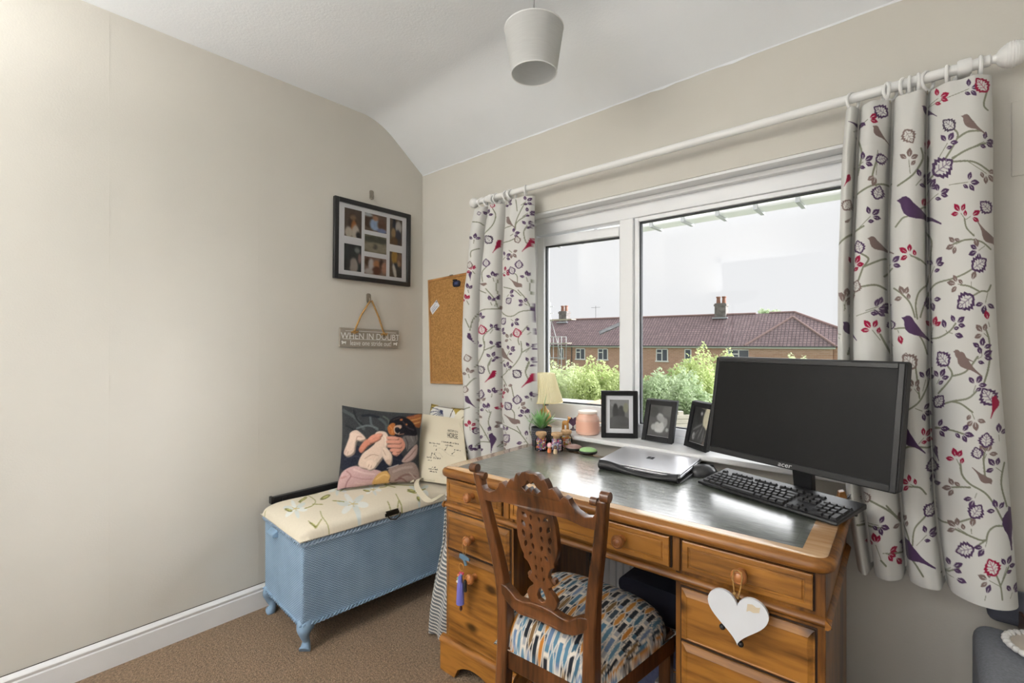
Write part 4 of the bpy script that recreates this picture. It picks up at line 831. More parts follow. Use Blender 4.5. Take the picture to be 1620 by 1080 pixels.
def seatcol(a, b):
    W_, Lg = .0185, .074
    i0 = np.floor(a/W_).astype(int); fr_ = np.abs(a/W_-i0-.5)*2          # 0 middle .. 1 edge of the stripe
    seg = b/Lg+.37*((i0*3) % 5); k = np.floor(seg).astype(int); fs = seg-k; h = (i0*7+k*5+(i0*k) % 3) % 6
    cream = np.array((212,203,190.)); grey = np.array((150,152,156.)); dark = np.array((34,37,44.))
    bars = np.array([(34,37,44),(34,37,44),(58,70,80),(76,116,142),(34,37,44),(104,126,156)], float)
    fill = np.array([(176,112,44),(86,124,146),(120,92,58),(108,126,154),(190,128,58),(62,96,116)], float)
    even = (i0 % 2 == 0)
    # straight broken bars
    ce = np.where((fr_ < .62)[..., None], np.where((fs < .60)[..., None], bars[h], np.where((fs < .76)[..., None], cream, np.where(((h % 2) == 0)[..., None], fill[(h+1) % 6]*.95, grey))), cream)
    # chains of long hexagons
    tri = np.clip(1.9-np.abs(fs-.5)*3.6, 0, 1); hw = .25+.62*tri
    co = np.where((fr_ < hw-.30)[..., None], fill[h], np.where((fr_ < hw)[..., None], cream, np.where(((k+i0) % 2 == 0)[..., None], bars[(h+2) % 6], grey)))
    return np.where(even[..., None], ce, co)
sc4 = sum(seatcol(A+dx, B+dy) for dx in (-.0007, .0007) for dy in (-.0007, .0007))/4
M_PRINT = mat('woven_print', (1,1,1), .9, spec=.15, attr=True, bump=(1400,.2,(1,1,1),.001), sheen=.1)
M_PRINTS = mat('flat_print', (1,1,1), .55, spec=.3, attr=True)
grid('seat_cushion', P, M_PRINT, chair, sc4)
ob('seat_base', MB().prism([(-RB,0),(RB,0),(RF,FD),(-RF,FD)], lambda a,b,d: (a,b,d), .35, .366), mat('hessian', S(150,130,100), .9), chair, smooth=0)
# ================================================================== PENDANT LAMP
pc = Vector((1.316, -.56, 0)); 
pen = thing('pendant_lamp', 'white tapered fabric pendant shade hanging from the ceiling', 'lamp', (pc.x, pc.y, 2.09))
M_SHADE = mat('white_shade_linen', S(226,226,224), .85, var=(240,.06,(.1,.1,1)), bump=(300,.25,(.15,.15,1),.002))
_n, _l = M_SHADE.node_tree.nodes, M_SHADE.node_tree.links; _tr = _n.new('ShaderNodeBsdfTranslucent'); _tr.inputs[0].default_value = (.8,.8,.8,1); _m = _n.new('ShaderNodeMixShader'); _m.inputs[0].default_value = .4
_l.new(_n['Principled BSDF'].outputs[0], _m.inputs[1]); _l.new(_tr.outputs[0], _m.inputs[2]); _l.new(_m.outputs[0], _n['Material Output'].inputs[0])
def pz(z): return z-2.09
zt_, zb_ = 2.273, 2.124
ob('shade', MB().lathe([(.0990,pz(zt_)),(.0765,pz(zb_)),(.0745,pz(zb_)),(.097,pz(zt_)),(.0990,pz(zt_))], n=64, caps=False), M_SHADE, pen)
M_RIM = mat('shade_trim', S(240,240,240), .5)
for z, r in ((zb_, .0760), (zt_, .0985)): ob('rim', MB().tube([(r*math.cos(a), r*math.sin(a), pz(z)) for a in np.linspace(0, 2*math.pi, 49)[:-1]], .0022, 8, closed=True), M_RIM, pen)
st = MB()
for k in range(3): a = k*2.094+.6; st.cyl((0.018*math.cos(a), .018*math.sin(a), pz(2.235)), (.096*math.cos(a), .096*math.sin(a), pz(zt_-.004)), .0016, n=6)
ob('spider', st.tube([(.019*math.cos(a), .019*math.sin(a), pz(2.235)) for a in np.linspace(0, 6.283, 21)[:-1]], .0016, 6, closed=True), M_RIM, pen)
ob('lamp_holder', MB().lathe([(.004,.2),(.012,.19),(.016,.175),(.018,.15),(.018,.13),(.014,.125)], n=20), M_RIM, pen)
ob('seam', MB().tube([(.0985*math.cos(-2.3), .0985*math.sin(-2.3), pz(zt_)), (.0762*math.cos(-2.3), .0762*math.sin(-2.3), pz(zb_))], .0009, 6), M_SHADE, pen)
ob('cord', MB().cyl((0,0,pz(2.28)), (0,0,pz(ZC-.02)), .0028, n=8), mat('grey_flex', S(150,150,150), .5), pen)
ob('ceiling_rose', MB().lathe([(.012,pz(ZC-.028)),(.03,pz(ZC-.022)),(.042,pz(ZC-.006)),(.042,pz(ZC))], n=28), M_RIM, pen)

# ================================================================== LEFT WALL
M_BLK = mat('black_frame_lacquer', S(24,24,26), .3, spec=.5)
M_MAT = mat('white_mount_card', S(242,242,246), .8)
def wl3(y0, z0): return lambda a, b, d: (d, a, b)
fr = thing('photo_collage_frame', 'black frame with seven photographs hung on left wall', 'picture frame', (0.0, -.3425, 1.76))
fr.rotation_euler = (math.radians(-.6), 0, 0)
FW, FH, b_ = .476, .424, .024
m = MB()
m.box(0.003, .024, -FW/2, -FW/2+b_, -FH/2, FH/2).box(.003, .024, FW/2-b_, FW/2, -FH/2, FH/2).box(.003, .024, -FW/2+b_, FW/2-b_, -FH/2, -FH/2+b_).box(.003, .024, -FW/2+b_, FW/2-b_, FH/2-b_, FH/2)
ob('frame', m, M_BLK, fr, bevel=.002)
ob('mount', MB().box(.004, .012, -FW/2+b_, FW/2-b_, -FH/2+b_, FH/2-b_), M_MAT, fr, smooth=0)
def photo(u0, u1, v0, v1, bgc, blobs, seed):
    cv = Cv(0, 0, 40, 40, 1, bgc)
    for q in blobs: cv.ell(*q[:4], q[4], q[5] if len(q) > 5 else 0)
    cv.noise(5, seed, 4); cv.blur(1, 2); n = 30
    vv, uu = np.meshgrid(np.linspace(0, 1, n), np.linspace(0, 1, n), indexing='ij')
    Y_ = (-.5+u0+(u1-u0)*uu)*FW; Z_ = (.5-v0-(v1-v0)*vv)*FH
    grid('photograph', np.stack([np.full_like(Y_, .0126), Y_, Z_], -1), M_PRINTS, fr, cv.get(uu*40, vv*40))
photo(.125,.335,.11,.46, (86,72,62), [(18,22,10,16,(60,44,36)),(22,26,7,10,(176,112,66)),(26,34,9,12,(206,196,184)),(10,34,9,8,(200,190,176)),(32,36,5,5,(40,36,38)),(20,12,8,4,(140,110,84))], 1)
photo(.375,.665,.11,.334, (120,98,84), [(8,20,9,14,(84,62,48)),(18,24,9,14,(168,190,222)),(19,9,5,6,(188,140,112)),(31,22,8,14,(110,78,62)),(31,36,9,6,(126,138,178)),(6,4,8,4,(196,200,204))], 2)
photo(.71,.885,.108,.456, (96,84,72), [(14,14,6,16,(46,48,58)),(28,12,10,10,(190,184,180)),(26,26,10,10,(66,66,78)),(12,22,7,8,(160,130,90)),(14,36,14,8,(104,78,54)),(30,36,5,6,(70,60,60))], 3)
photo(.125,.335,.553,.886, (52,56,56), [(16,14,10,14,(34,40,42)),(30,8,7,4,(140,144,140)),(22,32,10,12,(170,160,152)),(36,20,4,8,(150,120,116)),(8,30,6,10,(44,46,46))], 4)
photo(.375,.665,.388,.61, (128,122,104), [(20,10,24,8,(84,86,74)),(20,28,24,12,(158,150,130)),(19,26,4,6,(96,92,84)),(12,24,5,3,(170,160,136))], 5)
photo(.375,.665,.672,.896, (140,116,104), [(6,12,5,10,(96,72,56)),(12,18,5,14,(206,200,200)),(22,16,6,10,(190,132,92)),(22,30,8,10,(110,70,54)),(31,14,4,12,(70,52,44)),(36,22,5,14,(188,140,116)),(8,34,8,7,(196,188,184))], 6)
photo(.71,.885,.554,.892, (92,76,64), [(16,8,10,12,(176,136,66)),(32,14,9,14,(128,98,74)),(20,22,12,5,(48,50,56)),(16,30,5,12,(206,200,190),-25),(32,32,9,10,(58,52,48)),(30,18,5,5,(176,140,110))], 7)
ob('glazing', MB().box(.0185, .0195, -FW/2+b_, FW/2-b_, -FH/2+b_, FH/2-b_), glass('picture_glass', refl=.06, rough=.02), fr, smooth=0)
ob('hanging_cord', MB().tube([(.006,-.10,FH/2-.01),(.006,-.013,FH/2+.04),(.006,.07,FH/2-.01)], .0008, 6), mat('nylon_line', S(196,190,180), .4), fr)
M_HK = mat('nickel_hook', S(140,134,124), .35, metal=.7)
def hook(y, z, w, label):
    h = thing('wall_hook', label, 'hook', (0, y, z), 0, 'small adhesive hooks on the left wall')
    ob('hook_plate', MB().prism(rrect(w, .052, w*.35), lambda a,b,d: (d, a-w/2, b), 0, .005), M_HK, h, bevel=.001)
    ob('hook_finger', MB().tube([(.004,0,.014),(.014,0,.008),(.018,0,.016),(.017,0,.026)], [.006,.006,.005,.004], 10), M_HK, h)
hook(-.353, 2.005, .026, 'grey metal hook above the photo collage frame'); hook(-.372, 1.435, .028, 'grey metal hook carrying the rope of the small sign')
sg = thing('hanging_sign', 'small taupe wooden sign hanging on rope below the photo frame', 'sign', (0, -.367, 1.241)); sg.rotation_euler = (math.radians(-1.6), 0, 0)
ob('board', MB().box(.004, .016, -.181, .181, -.051, .051), wood('taupe_board', S(138,130,118), S(158,150,138), 'y', 14, rough=.7, knots=False, coat=0), sg, bevel=.0015)
M_WT = mat('white_lettering', S(232,232,228), .7)
def sgf(dy, dz, xs=1): return lambda a, b, d: (.0163+d, a+dy, b+dz)
ob('lettering', text_mesh('WHEN IN DOUBT', .048, .0006, sgf(.006, .0075), xs=.94), M_WT, sg, smooth=0)
ob('lettering', text_mesh('leave one stride out!', .0385, .0006, sgf(.006, -.029), xs=.80), M_WT, sg, smooth=0)
ob('rule', MB().box(.016, .0166, -.162, .172, -.0085, -.0065).box(.016, .0166, -.15, .165, .0345, .0365), M_WT, sg, smooth=0)
hp = [(-12,-9),(-11,2),(-15,4),(-14,8),(-8,9),(-4,5),(6,5),(10,7),(14,3),(12,1),(11,-2),(11,-9),(8,-9),(7,-3),(-3,-3),(-4,-9),(-7,-9),(-8,-3),(-9,-9)]
for yc, f in ((-.158, 1), (.160, -1)): ob('horse_motif', MB().prism([(a*.001*f, b*.001) for a, b in hp], lambda a,b,d: (.0163+d, a+yc, b-.027), 0, .0006), M_WT, sg, smooth=0)
M_ROPE = mat('jute_rope', S(170,132,76), .9, var=(90,.35,(1,1,1)), bump=(240,.6,(1,1,1),.004))
ob('rope', MB().tube([(.018,-.10,.034),(.012,-.06,.12),(.016,-.008,.206),(.016,.002,.206),(.012,.05,.12),(.018,.082,.030)], .0048, 10), M_ROPE, sg)
for yy, zz in ((-.10,.030),(.082,.026)): ob('knot', MB().sph((.021, yy, zz), (.009,.011,.010)).tube([(.02,yy-.02,zz-.004),(.028,yy-.005,zz+.006),(.026,yy+.012,zz-.004),(.02,yy+.02,zz+.006)], .0045, 8), M_ROPE, sg)

# ================================================================== CORK BOARD
cb = thing('cork_board', 'oak framed cork notice board hanging beside the left curtain', 'notice board', (.285, 0, 1.29)); cb.rotation_euler = (0, math.radians(-2.1), 0)
CW, CH, ct = .41, .615, .012; OAKF = wood('oak_frame', S(150,104,58), S(186,138,84), 'z', 12, knots=False, coat=.1)
ob('frame', MB().box(-CW/2,-CW/2+ct,-.016,-.002,-CH/2,CH/2).box(CW/2-ct,CW/2,-.016,-.002,-CH/2,CH/2).box(-CW/2+ct,CW/2-ct,-.016,-.002,-CH/2,-CH/2+ct).box(-CW/2+ct,CW/2-ct,-.016,-.002,CH/2-ct,CH/2), OAKF, cb, bevel=.0015)
ob('cork_panel', MB().box(-CW/2+ct,CW/2-ct,-.010,-.003,-CH/2+ct,CH/2-ct), mat('cork', S(176,132,80), .9, spec=.1, var=(150,.42), bump=(200,.4,(1,1,1),.003)), cb, smooth=0)
ob('hanger', MB().box(-.014,.008,-.012,-.004,CH/2,CH/2+.006), M_HK, cb, smooth=0)
pinM = mat('brass_pin', S(170,130,70), .3, metal=.8)
for x, z in ((-.108,-.206),(-.104,-.24),(-.05,-.165),(.115,-.285),(-.03,-.075)): ob('drawing_pin', MB().lathe([(.0052,0),(.0045,.002),(.002,.0032)], (x,-.010,z), 14, (0,-1,0)), pinM if z > -.25 else M_BLK, cb)
nt_ = thing('pinned_card', 'small white printed card pinned slantwise to cork board', 'card', (.127, -.0105, 1.425)); nt_.rotation_euler = (0, math.radians(-38), 0)
ob('card', MB().box(-.040,.040,-.0015,0,-.022,.022), mat('card_white', S(216,216,222), .6), nt_, smooth=0)
ob('print', MB().box(-.03,.026,-.0019,-.0015,-.014,-.009).box(-.03,.01,-.0019,-.0015,-.003,.001).box(-.03,.02,-.0019,-.0015,.007,.010), mat('grey_print', S(150,156,172), .7), nt_, smooth=0)
ob('pin', MB().sph((.034,-.004,.012), .004, 10, 6), M_HK, nt_)
bg_ = thing('pinned_badge', 'dark navy badge pinned near the top of cork board', 'badge', (.325, -.012, 1.548))
ob('badge_body', MB().prism(rrect(.058,.036,.014), lambda a,b,d: (a-.029,-d,b-.018), 0, .009), mat('navy_plastic', S(26,30,52), .4), bg_, bevel=.002)
ob('badge_mark', MB().box(-.012,.014,-.0098,-.009,-.006,.008), mat('badge_blue', S(70,84,130), .5), bg_, smooth=0)
ob('clip', MB().box(-.024,.0,-.012,0,.016,.024), M_BLK, bg_, smooth=0)

# ================================================================== BLUE OTTOMAN
M_LOOM = bpy.data.materials.new('blue_woven_fibre'); M_LOOM.use_nodes = True
N_, L_ = M_LOOM.node_tree.nodes, M_LOOM.node_tree.links; B_ = N_['Principled BSDF']; B_.inputs['Roughness'].default_value = .6
tc_ = N_.new('ShaderNodeTexCoord'); sx_ = N_.new('ShaderNodeSeparateXYZ'); L_.new(tc_.outputs['Object'], sx_.inputs[0])
def mth(op, a, b=None):
    n_ = N_.new('ShaderNodeMath'); n_.operation = op
    for i, q in enumerate((a, b)):
        if q is None: continue
        if isinstance(q, (int, float)): n_.inputs[i].default_value = q
        else: L_.new(q, n_.inputs[i])
    return n_.outputs[0]
hor = mth('ADD', sx_.outputs['X'], sx_.outputs['Y'])
w1_ = mth('SINE', mth('MULTIPLY', hor, 2*math.pi/.0135)); w2_ = mth('SINE', mth('MULTIPLY', sx_.outputs['Z'], 2*math.pi/.0095)); wv = mth('MULTIPLY', w1_, w2_)
wz = mth('ADD', wv, mth('MULTIPLY', w2_, .5))
bp_ = N_.new('ShaderNodeBump'); bp_.inputs['Strength'].default_value = .55; bp_.inputs['Distance'].default_value = .0022; L_.new(wz, bp_.inputs['Height']); L_.new(bp_.outputs[0], B_.inputs['Normal'])
cr_ = N_.new('ShaderNodeValToRGB'); cr_.color_ramp.elements[0].color = (*S(98,128,156),1); cr_.color_ramp.elements[1].color = (*S(164,190,214),1); cr_.color_ramp.elements[0].position = .05; cr_.color_ramp.elements[1].position = .8
L_.new(mth('ADD', mth('MULTIPLY', wv, .4), .5), cr_.inputs[0])
nz_ = N_.new('ShaderNodeTexNoise'); nz_.inputs['Scale'].default_value = 9; nz_.inputs['Detail'].default_value = 5; L_.new(tc_.outputs['Object'], nz_.inputs['Vector'])
mx_ = N_.new('ShaderNodeMix'); mx_.data_type = 'RGBA'; mx_.blend_type = 'SOFT_LIGHT'; mx_.inputs[0].default_value = .5; L_.new(cr_.outputs[0], mx_.inputs[6]); L_.new(nz_.outputs['Fac'], mx_.inputs[7]); L_.new(mx_.outputs[2], B_.inputs['Base Color'])
M_BLUE = mat('blue_paint', S(134,162,188), .5, var=(25,.2)); 
ot = thing('blanket_box', 'pale blue woven fibre ottoman box with floral padded lid', 'ottoman', (.480, -.960, 0), math.radians(-3.2))
OW, OL = .42, .82
ob('body', MB().box(-OW, 0, 0, OL, .105, .438), M_LOOM, ot, bevel=.008, segs=3)
def braid(z, r, name):
    mb = MB(); e = .003
    for path in ([(-OW,-e),(0,-e)], [(e,0),(e,OL)], [(-OW-e,0),(-OW-e,OL)]):
        (x0,y0),(x1,y1) = path; n_ = int(math.hypot(x1-x0,y1-y0)/.006)
        for ph in (0, math.pi):
            pts = []
            for k in range(n_+1):
                t = k/n_; o_ = math.sin(k*1.05+ph)*r*.9; q = math.cos(k*1.05+ph)*r*.45
                dx, dy = (0, -1) if y0 == y1 else ((1, 0) if x0 > -.1 else (-1, 0)); pts.append((x0+(x1-x0)*t+dx*q, y0+(y1-y0)*t+dy*q, z+o_))
            mb.tube(pts, r*.62, 5)
    return ob(name, mb, M_BLUE if name == 'bottom_braid' else M_BRAID, ot)
M_BRAID = mat('pale_braid', S(160,182,204), .6)
braid(.428, .0075, 'top_braid'); braid(.110, .006, 'bottom_braid')
M_GIMP = mat('cream_gimp', S(196,190,176), .8)
for lx, ly in ((-.03,.03),(-OW+.03,.03),(-.03,OL-.03),(-OW+.03,OL-.03)):
    sxn = 1 if lx > -.2 else -1; syn = -1 if ly < .2 else 1; path = [(0,0,.108),(.018,.018,.088),(.016,.016,.06),(.006,.006,.036),(.010,.010,.014),(.020,.020,.004)]
    ob('leg', MB().tube(smoothline([(lx+sxn*a*.8, ly+syn*b*.8, c) for a, b, c in path], 5), [.036]+[.034]*3+[.032,.030,.027,.024,.021,.019,.0175,.016,.015,.0145,.014,.014,.015,.016,.017,.018,.0195,.021,.022,.0225,.022,.021], 14), M_BLUE, ot)
ob('apron', MB().prism([(-.10,.108),(-.085,.095),(-.03,.085),(-.03,.108)], lambda a,b,d: (a,d,b), .004, .018).prism([(-OW+.10,.108),(-OW+.085,.095),(-OW+.03,.085),(-OW+.03,.108)], lambda a,b,d: (a,d,b), .004, .018), M_BLUE, ot, smooth=0)
ob('lifting_block', MB().prism([(0,0),(-.024,.004),(-.024,.016),(0,.030)], lambda a,b,d: (d, a, b+.385), -.325, -.255), M_BLUE, ot, bevel=.003)
# padded lid with printed lilies
cvo = Cv(0, 0, 1620, 709, .5, (222,212,192)); cvo.cs = 1
GR, GR2, BL, BL2 = (150,148,84), (122,120,62), (204,212,210), (226,230,228)
def lily(x, y, s, r0=0):
    for k in range(6):
        a = k*math.pi/3+r0; px, py = x+math.cos(a)*s*.55, y+math.sin(a)*s*.30
        cvo.ell(px, py, s*.40, s*.155, BL if k % 2 else BL2, math.degrees(math.atan2(math.sin(a)*.55, math.cos(a)))+0, .8)
    for k in range(5): cvo.line([(x, y), (x+math.cos(k*1.3)*s*.3, y+math.sin(k*1.3)*s*.15)], 5, (196,178,120))
lily(340,345,105,.3); lily(800,315,135,.1); lily(680,195,85,.6); lily(960,205,75,.2); lily(1330,195,90,.5)
for p in ([(380,300),(440,230),(520,225)],[(440,235),(500,290),(480,330),(415,350)],[(480,320),(560,325)],[(540,375),(560,420),(620,460),(640,490)],[(445,440),(500,470),(550,430)],[(1145,235),(1170,270),(1210,300)],[(1170,270),(1150,320)],[(1080,290),(1120,330)],[(55,360),(100,315)],[(60,355),(120,390),(130,430)],[(970,160),(1050,150),(1070,180),(1020,190)],[(1060,170),(1140,185)],[(690,190),(735,190),(700,215)],[(1050,165),(1300,165)],[(640,295),(730,300)],[(270,470),(285,500)],[(1240,210),(1300,220),(1380,190)]): cvo.line(p, 7, GR)
for x, y, a, b, r in ((400,275,42,10,-30),(580,265,45,16,-25),(610,485,45,10,-15),(910,212,30,8,15),(1000,150,38,10,-25),(1140,140,44,14,-15),(285,350,34,10,20),(1270,205,34,10,10),(1325,242,14,7,0),(480,460,30,6,20)): cvo.ell(x, y, a, b, GR2, r); cvo.ell(x+4, y-2, a*.6, b*.5, (182,178,110), r)
n_, m_ = 150, 250; uu, vv = np.meshgrid(np.linspace(-1,1,n_), np.linspace(-1,1,m_), indexing='xy'); r_ = (np.abs(uu)**18+np.abs(vv)**18)**(1/18)
xx_ = -OW/2+uu*(OW/2+.014); yy_ = OL/2+vv*(OL/2+.014); zz_ = .446+.058*np.clip(1-r_**9, 0, 1)**.4*(1-.15*(uu*uu+.6*vv*vv))+.0015*np.sin(vv*9+uu*4)
ro = math.radians(-3.2); wx = .480+xx_*math.cos(ro)-yy_*math.sin(ro); wy = -.960+xx_*math.sin(ro)+yy_*math.cos(ro)
dd_ = (wx-CAM_C[0])*fw[0]+(wy-CAM_C[1])*fw[1]; ppx = CAM_X0+CAM_F*((wx-CAM_C[0])*rt[0]+(wy-CAM_C[1])*rt[1])/dd_; ppy = CAM_Y0-CAM_F*(.485-CAM_C[2])/dd_
cvo.noise(2.5, 3)
lid = grid('padded_lid', np.stack([xx_, yy_, zz_], -1), M_PRINT, ot, cvo.get((ppx-400)/.1975, (ppy-740)/.1975))
ob('lid_board', MB().box(-OW+.006, -.006, .006, OL-.006, .438, .449), M_BLUE, ot, bevel=.003)
mb = MB(); q_ = .010; per = [(-OW-q_,-q_),(q_,-q_),(q_,OL+q_)]
for (x0,y0),(x1,y1) in zip(per[:-1], per[1:]):
    k_ = int(math.hypot(x1-x0,y1-y0)/.009)
    for i in range(k_): t = i/k_; mb.sph((x0+(x1-x0)*t, y0+(y1-y0)*t, .4445), (.0045,.0045,.004), 6, 4)
ob('gimp_trim', mb, M_GIMP, ot)
ob('clasp', MB().box(.006,.016,.355,.425,.448,.462).tube([(.016,.365,.452),(.024,.375,.437),(.026,.40,.431),(.022,.425,.440),(.016,.43,.452)], .003, 8).cyl((.012,.36,.466),(.012,.42,.466), .006, n=8), mat('dark_bronze', S(52,46,38), .45, metal=.6), ot, bevel=.001)
# thin black framed panel stored between the box and the wall
bp2 = thing('black_panel', 'thin black framed panel stored upright behind the blue box', 'panel', (.028, -.575, 0))
ob('panel_frame', MB().box(-.012,.012,-.315,.315,.475,.502).box(-.012,.012,-.315,-.29,0,.475).box(-.012,.012,.29,.315,0,.475), mat('black_aluminium', S(30,31,36), .3, metal=.3), bp2, bevel=.002)
ob('panel_board', MB().box(-.004,.004,-.29,.29,.01,.475), M_BLK, bp2, smooth=0)
ob('end_cap', MB().box(-.014,.014,-.325,-.313,.472,.505), M_BLK, bp2, bevel=.002)
ob('latch', MB().box(.010,.017,-.275,-.255,.476,.494), M_BLK, bp2, smooth=0)

# ================================================================== CUSHIONS AND BAG
def cushion(name, label, BL_, BR_, TL_, TR_, th, col_fn, back, n=130, pinch=.05, group=None):
    c = (Vector(BL_)+Vector(BR_))/2; root = thing(name, label, 'cushion', tuple(c), 0, group)
    v_, u_ = np.meshgrid(np.linspace(0,1,n), np.linspace(0,1,n), indexing='ij')     # v up
    A_ = [np.array(p) for p in (BL_, BR_, TL_, TR_)]
    s = np.stack([u_, v_], -1); uu = .5+(u_-.5)*(1-pinch*np.sin(math.pi*v_)); vv_ = .5+(v_-.5)*(1-pinch*np.sin(math.pi*u_))
    W = lambda a: a[..., None]
    base = W((1-uu)*(1-vv_))*A_[0]+W(uu*(1-vv_))*A_[1]+W((1-uu)*vv_)*A_[2]+W(uu*vv_)*A_[3]
    nn = np.cross(A_[1]-A_[0], A_[2]-A_[0]); nn /= np.linalg.norm(nn)
    if nn@(np.array(CAM_C)-A_[0]) < 0: nn = -nn
    bulge = th*(np.clip(np.sin(math.pi*u_), 0, 1)*np.clip(np.sin(math.pi*v_), 0, 1))**.45
    wr_ = .004*np.sin(u_*14+v_*9)*np.sin(v_*8-u_*5)*bulge/th
    front = base+W(bulge+wr_)*nn-np.array(root.location)
    grid('front_cover', front, M_PRINT, root, col_fn(u_, v_))
    st_ = (slice(None,None,3), slice(None,None,3)); grid('back_cover', (base-W(bulge)*nn-np.array(root.location))[st_][:, ::-1], back, root)
    return root, nn
K = 1157/150
cvd = Cv(0, 0, 1157, 1080, .6, (56,58,60)); cvd.cs = 1
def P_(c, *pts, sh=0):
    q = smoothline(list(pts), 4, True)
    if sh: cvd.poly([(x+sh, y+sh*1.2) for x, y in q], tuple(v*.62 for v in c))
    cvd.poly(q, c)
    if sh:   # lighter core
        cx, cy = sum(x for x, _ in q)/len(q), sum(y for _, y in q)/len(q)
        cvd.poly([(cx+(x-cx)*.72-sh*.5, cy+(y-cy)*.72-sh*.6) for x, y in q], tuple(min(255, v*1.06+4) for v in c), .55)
for q, w, c in (([(110,120),(240,200),(330,330)],40,(80,84,84)),([(230,110),(260,220),(340,300)],22,(40,42,44)),([(420,180),(430,280),(500,340)],26,(88,94,96)),([(520,190),(600,260),(610,330)],34,(74,80,80)),([(330,170),(420,160),(520,180)],30,(36,38,44)),([(250,330),(380,290),(500,320)],22,(96,102,104)),([(120,300),(220,350)],26,(44,46,48)),([(580,170),(640,220),(640,290)],20,(84,92,84))): cvd.line(q, w, c)
P_((36,38,50), (60,600),(260,540),(300,700),(110,820),(45,800)); P_((32,34,46), (460,620),(700,560),(830,700),(620,800),(440,830)); cvd.line([(90,700),(200,660),(280,680)], 14, (48,52,68)); cvd.line([(560,700),(680,680),(780,700)], 12, (46,50,64))
P_((150,92,54), (850,190),(1068,158),(1045,310),(960,290),(880,220)); cvd.line([(910,230),(1000,215),(1050,200)], 16, (188,134,76)); cvd.line([(950,270),(1040,250)], 14, (196,146,88)); cvd.line([(880,180),(960,170)], 12, (120,60,52))
P_((192,158,156), (60,860),(200,780),(330,800),(520,830),(560,900),(430,1010),(100,1035),(15,1055)); cvd.line([(120,840),(170,890),(130,960),(110,1030)], 12, (150,112,112)); cvd.line([(200,820),(330,860),(450,870)], 22, (208,178,176)); cvd.line([(180,900),(300,930),(420,930)], 10, (166,128,128)); cvd.line([(60,920),(110,900)], 24, (176,136,132)); cvd.line([(220,980),(350,990)], 16, (204,172,168))
P_((202,160,98), (425,960),(500,860),(600,825),(645,880),(620,970),(450,1000), sh=0); cvd.line([(470,930),(560,870),(610,880)], 18, (220,182,122)); cvd.line([(612,826),(645,880),(628,940)], 14, (72,54,44))
P_((150,130,122), (620,800),(760,745),(940,705),(1010,790),(1010,900),(860,970),(650,965),(640,880)); cvd.line([(680,830),(800,780),(920,760)], 26, (172,152,142)); cvd.line([(740,900),(840,850),(960,860)], 20, (128,100,94)); cvd.line([(700,930),(780,900),(850,940)], 16, (116,84,80)); cvd.line([(880,820),(950,880)], 14, (176,158,148)); cvd.line([(605,795),(745,745)], 9, (182,176,172))
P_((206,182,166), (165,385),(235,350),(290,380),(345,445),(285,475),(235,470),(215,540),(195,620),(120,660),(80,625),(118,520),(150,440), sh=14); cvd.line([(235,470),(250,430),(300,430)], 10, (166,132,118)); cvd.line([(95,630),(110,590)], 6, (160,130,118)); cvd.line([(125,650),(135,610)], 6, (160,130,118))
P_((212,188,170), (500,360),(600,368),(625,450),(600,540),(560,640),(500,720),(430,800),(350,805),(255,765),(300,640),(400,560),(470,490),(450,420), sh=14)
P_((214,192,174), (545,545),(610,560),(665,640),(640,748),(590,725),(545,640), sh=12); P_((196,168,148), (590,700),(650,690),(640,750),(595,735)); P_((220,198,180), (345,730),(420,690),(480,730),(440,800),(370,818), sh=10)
for q in ([(370,790),(385,760)],[(405,800),(415,770)],[(330,690),(420,640),(500,650)],[(560,580),(590,640)]): cvd.line(q, 8, (170,138,120))
cvd.line([(540,400),(590,430),(590,520)], 16, (228,210,194))
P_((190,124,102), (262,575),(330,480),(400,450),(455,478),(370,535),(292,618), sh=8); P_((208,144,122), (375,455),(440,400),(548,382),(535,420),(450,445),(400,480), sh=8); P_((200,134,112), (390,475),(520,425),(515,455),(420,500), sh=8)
P_((202,140,120), (735,430),(815,445),(845,530),(790,600),(725,650),(690,610),(740,560), sh=0)
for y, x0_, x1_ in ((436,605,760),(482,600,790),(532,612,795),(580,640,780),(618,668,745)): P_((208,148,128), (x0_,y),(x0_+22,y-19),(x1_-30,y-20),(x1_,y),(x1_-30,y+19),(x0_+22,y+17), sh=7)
P_((112,106,104), (812,425),(900,400),(1002,388),(1005,480),(900,560),(865,585),(845,500)); cvd.line([(850,430),(880,500),(870,570)], 12, (70,66,66)); cvd.line([(920,410),(950,470)], 14, (134,128,126)); cvd.line([(980,400),(990,460)], 12, (86,82,82))
P_((178,152,144), (790,705),(855,625),(1000,500),(992,615),(885,700), sh=8); cvd.line([(830,690),(900,640),(980,560)], 10, (140,112,104))
P_((30,28,34), (655,225),(760,170),(860,190),(960,270),(1005,395),(900,405),(820,395),(770,425),(690,400),(645,330)); P_((172,104,54), (628,300),(680,255),(722,268),(705,330),(715,395),(660,400),(630,360)); cvd.line([(650,290),(680,330),(680,380)], 10, (206,140,84))
P_((196,164,142), (718,290),(790,280),(802,308),(778,335),(770,385),(722,385),(700,340)); P_((24,24,30), (722,312),(765,310),(782,345),(750,382),(716,352)); cvd.line([(735,325),(755,322)], 6, (92,92,100)); cvd.ell(862,276,15,13,(196,124,66)); cvd.ell(800,216,18,13,(176,104,60)); cvd.line([(820,240),(880,310),(960,340)], 16, (56,50,54)); cvd.line([(700,215),(780,190)], 12, (60,50,48)); cvd.line([(760,395),(830,385)], 10, (150,110,92))
cvd.blur(2, 2); cvd.noise(5, 5, 2)
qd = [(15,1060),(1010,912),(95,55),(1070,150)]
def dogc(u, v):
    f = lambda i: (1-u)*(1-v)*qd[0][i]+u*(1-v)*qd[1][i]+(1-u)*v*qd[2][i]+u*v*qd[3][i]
    return cvd.get(f(0), f(1))
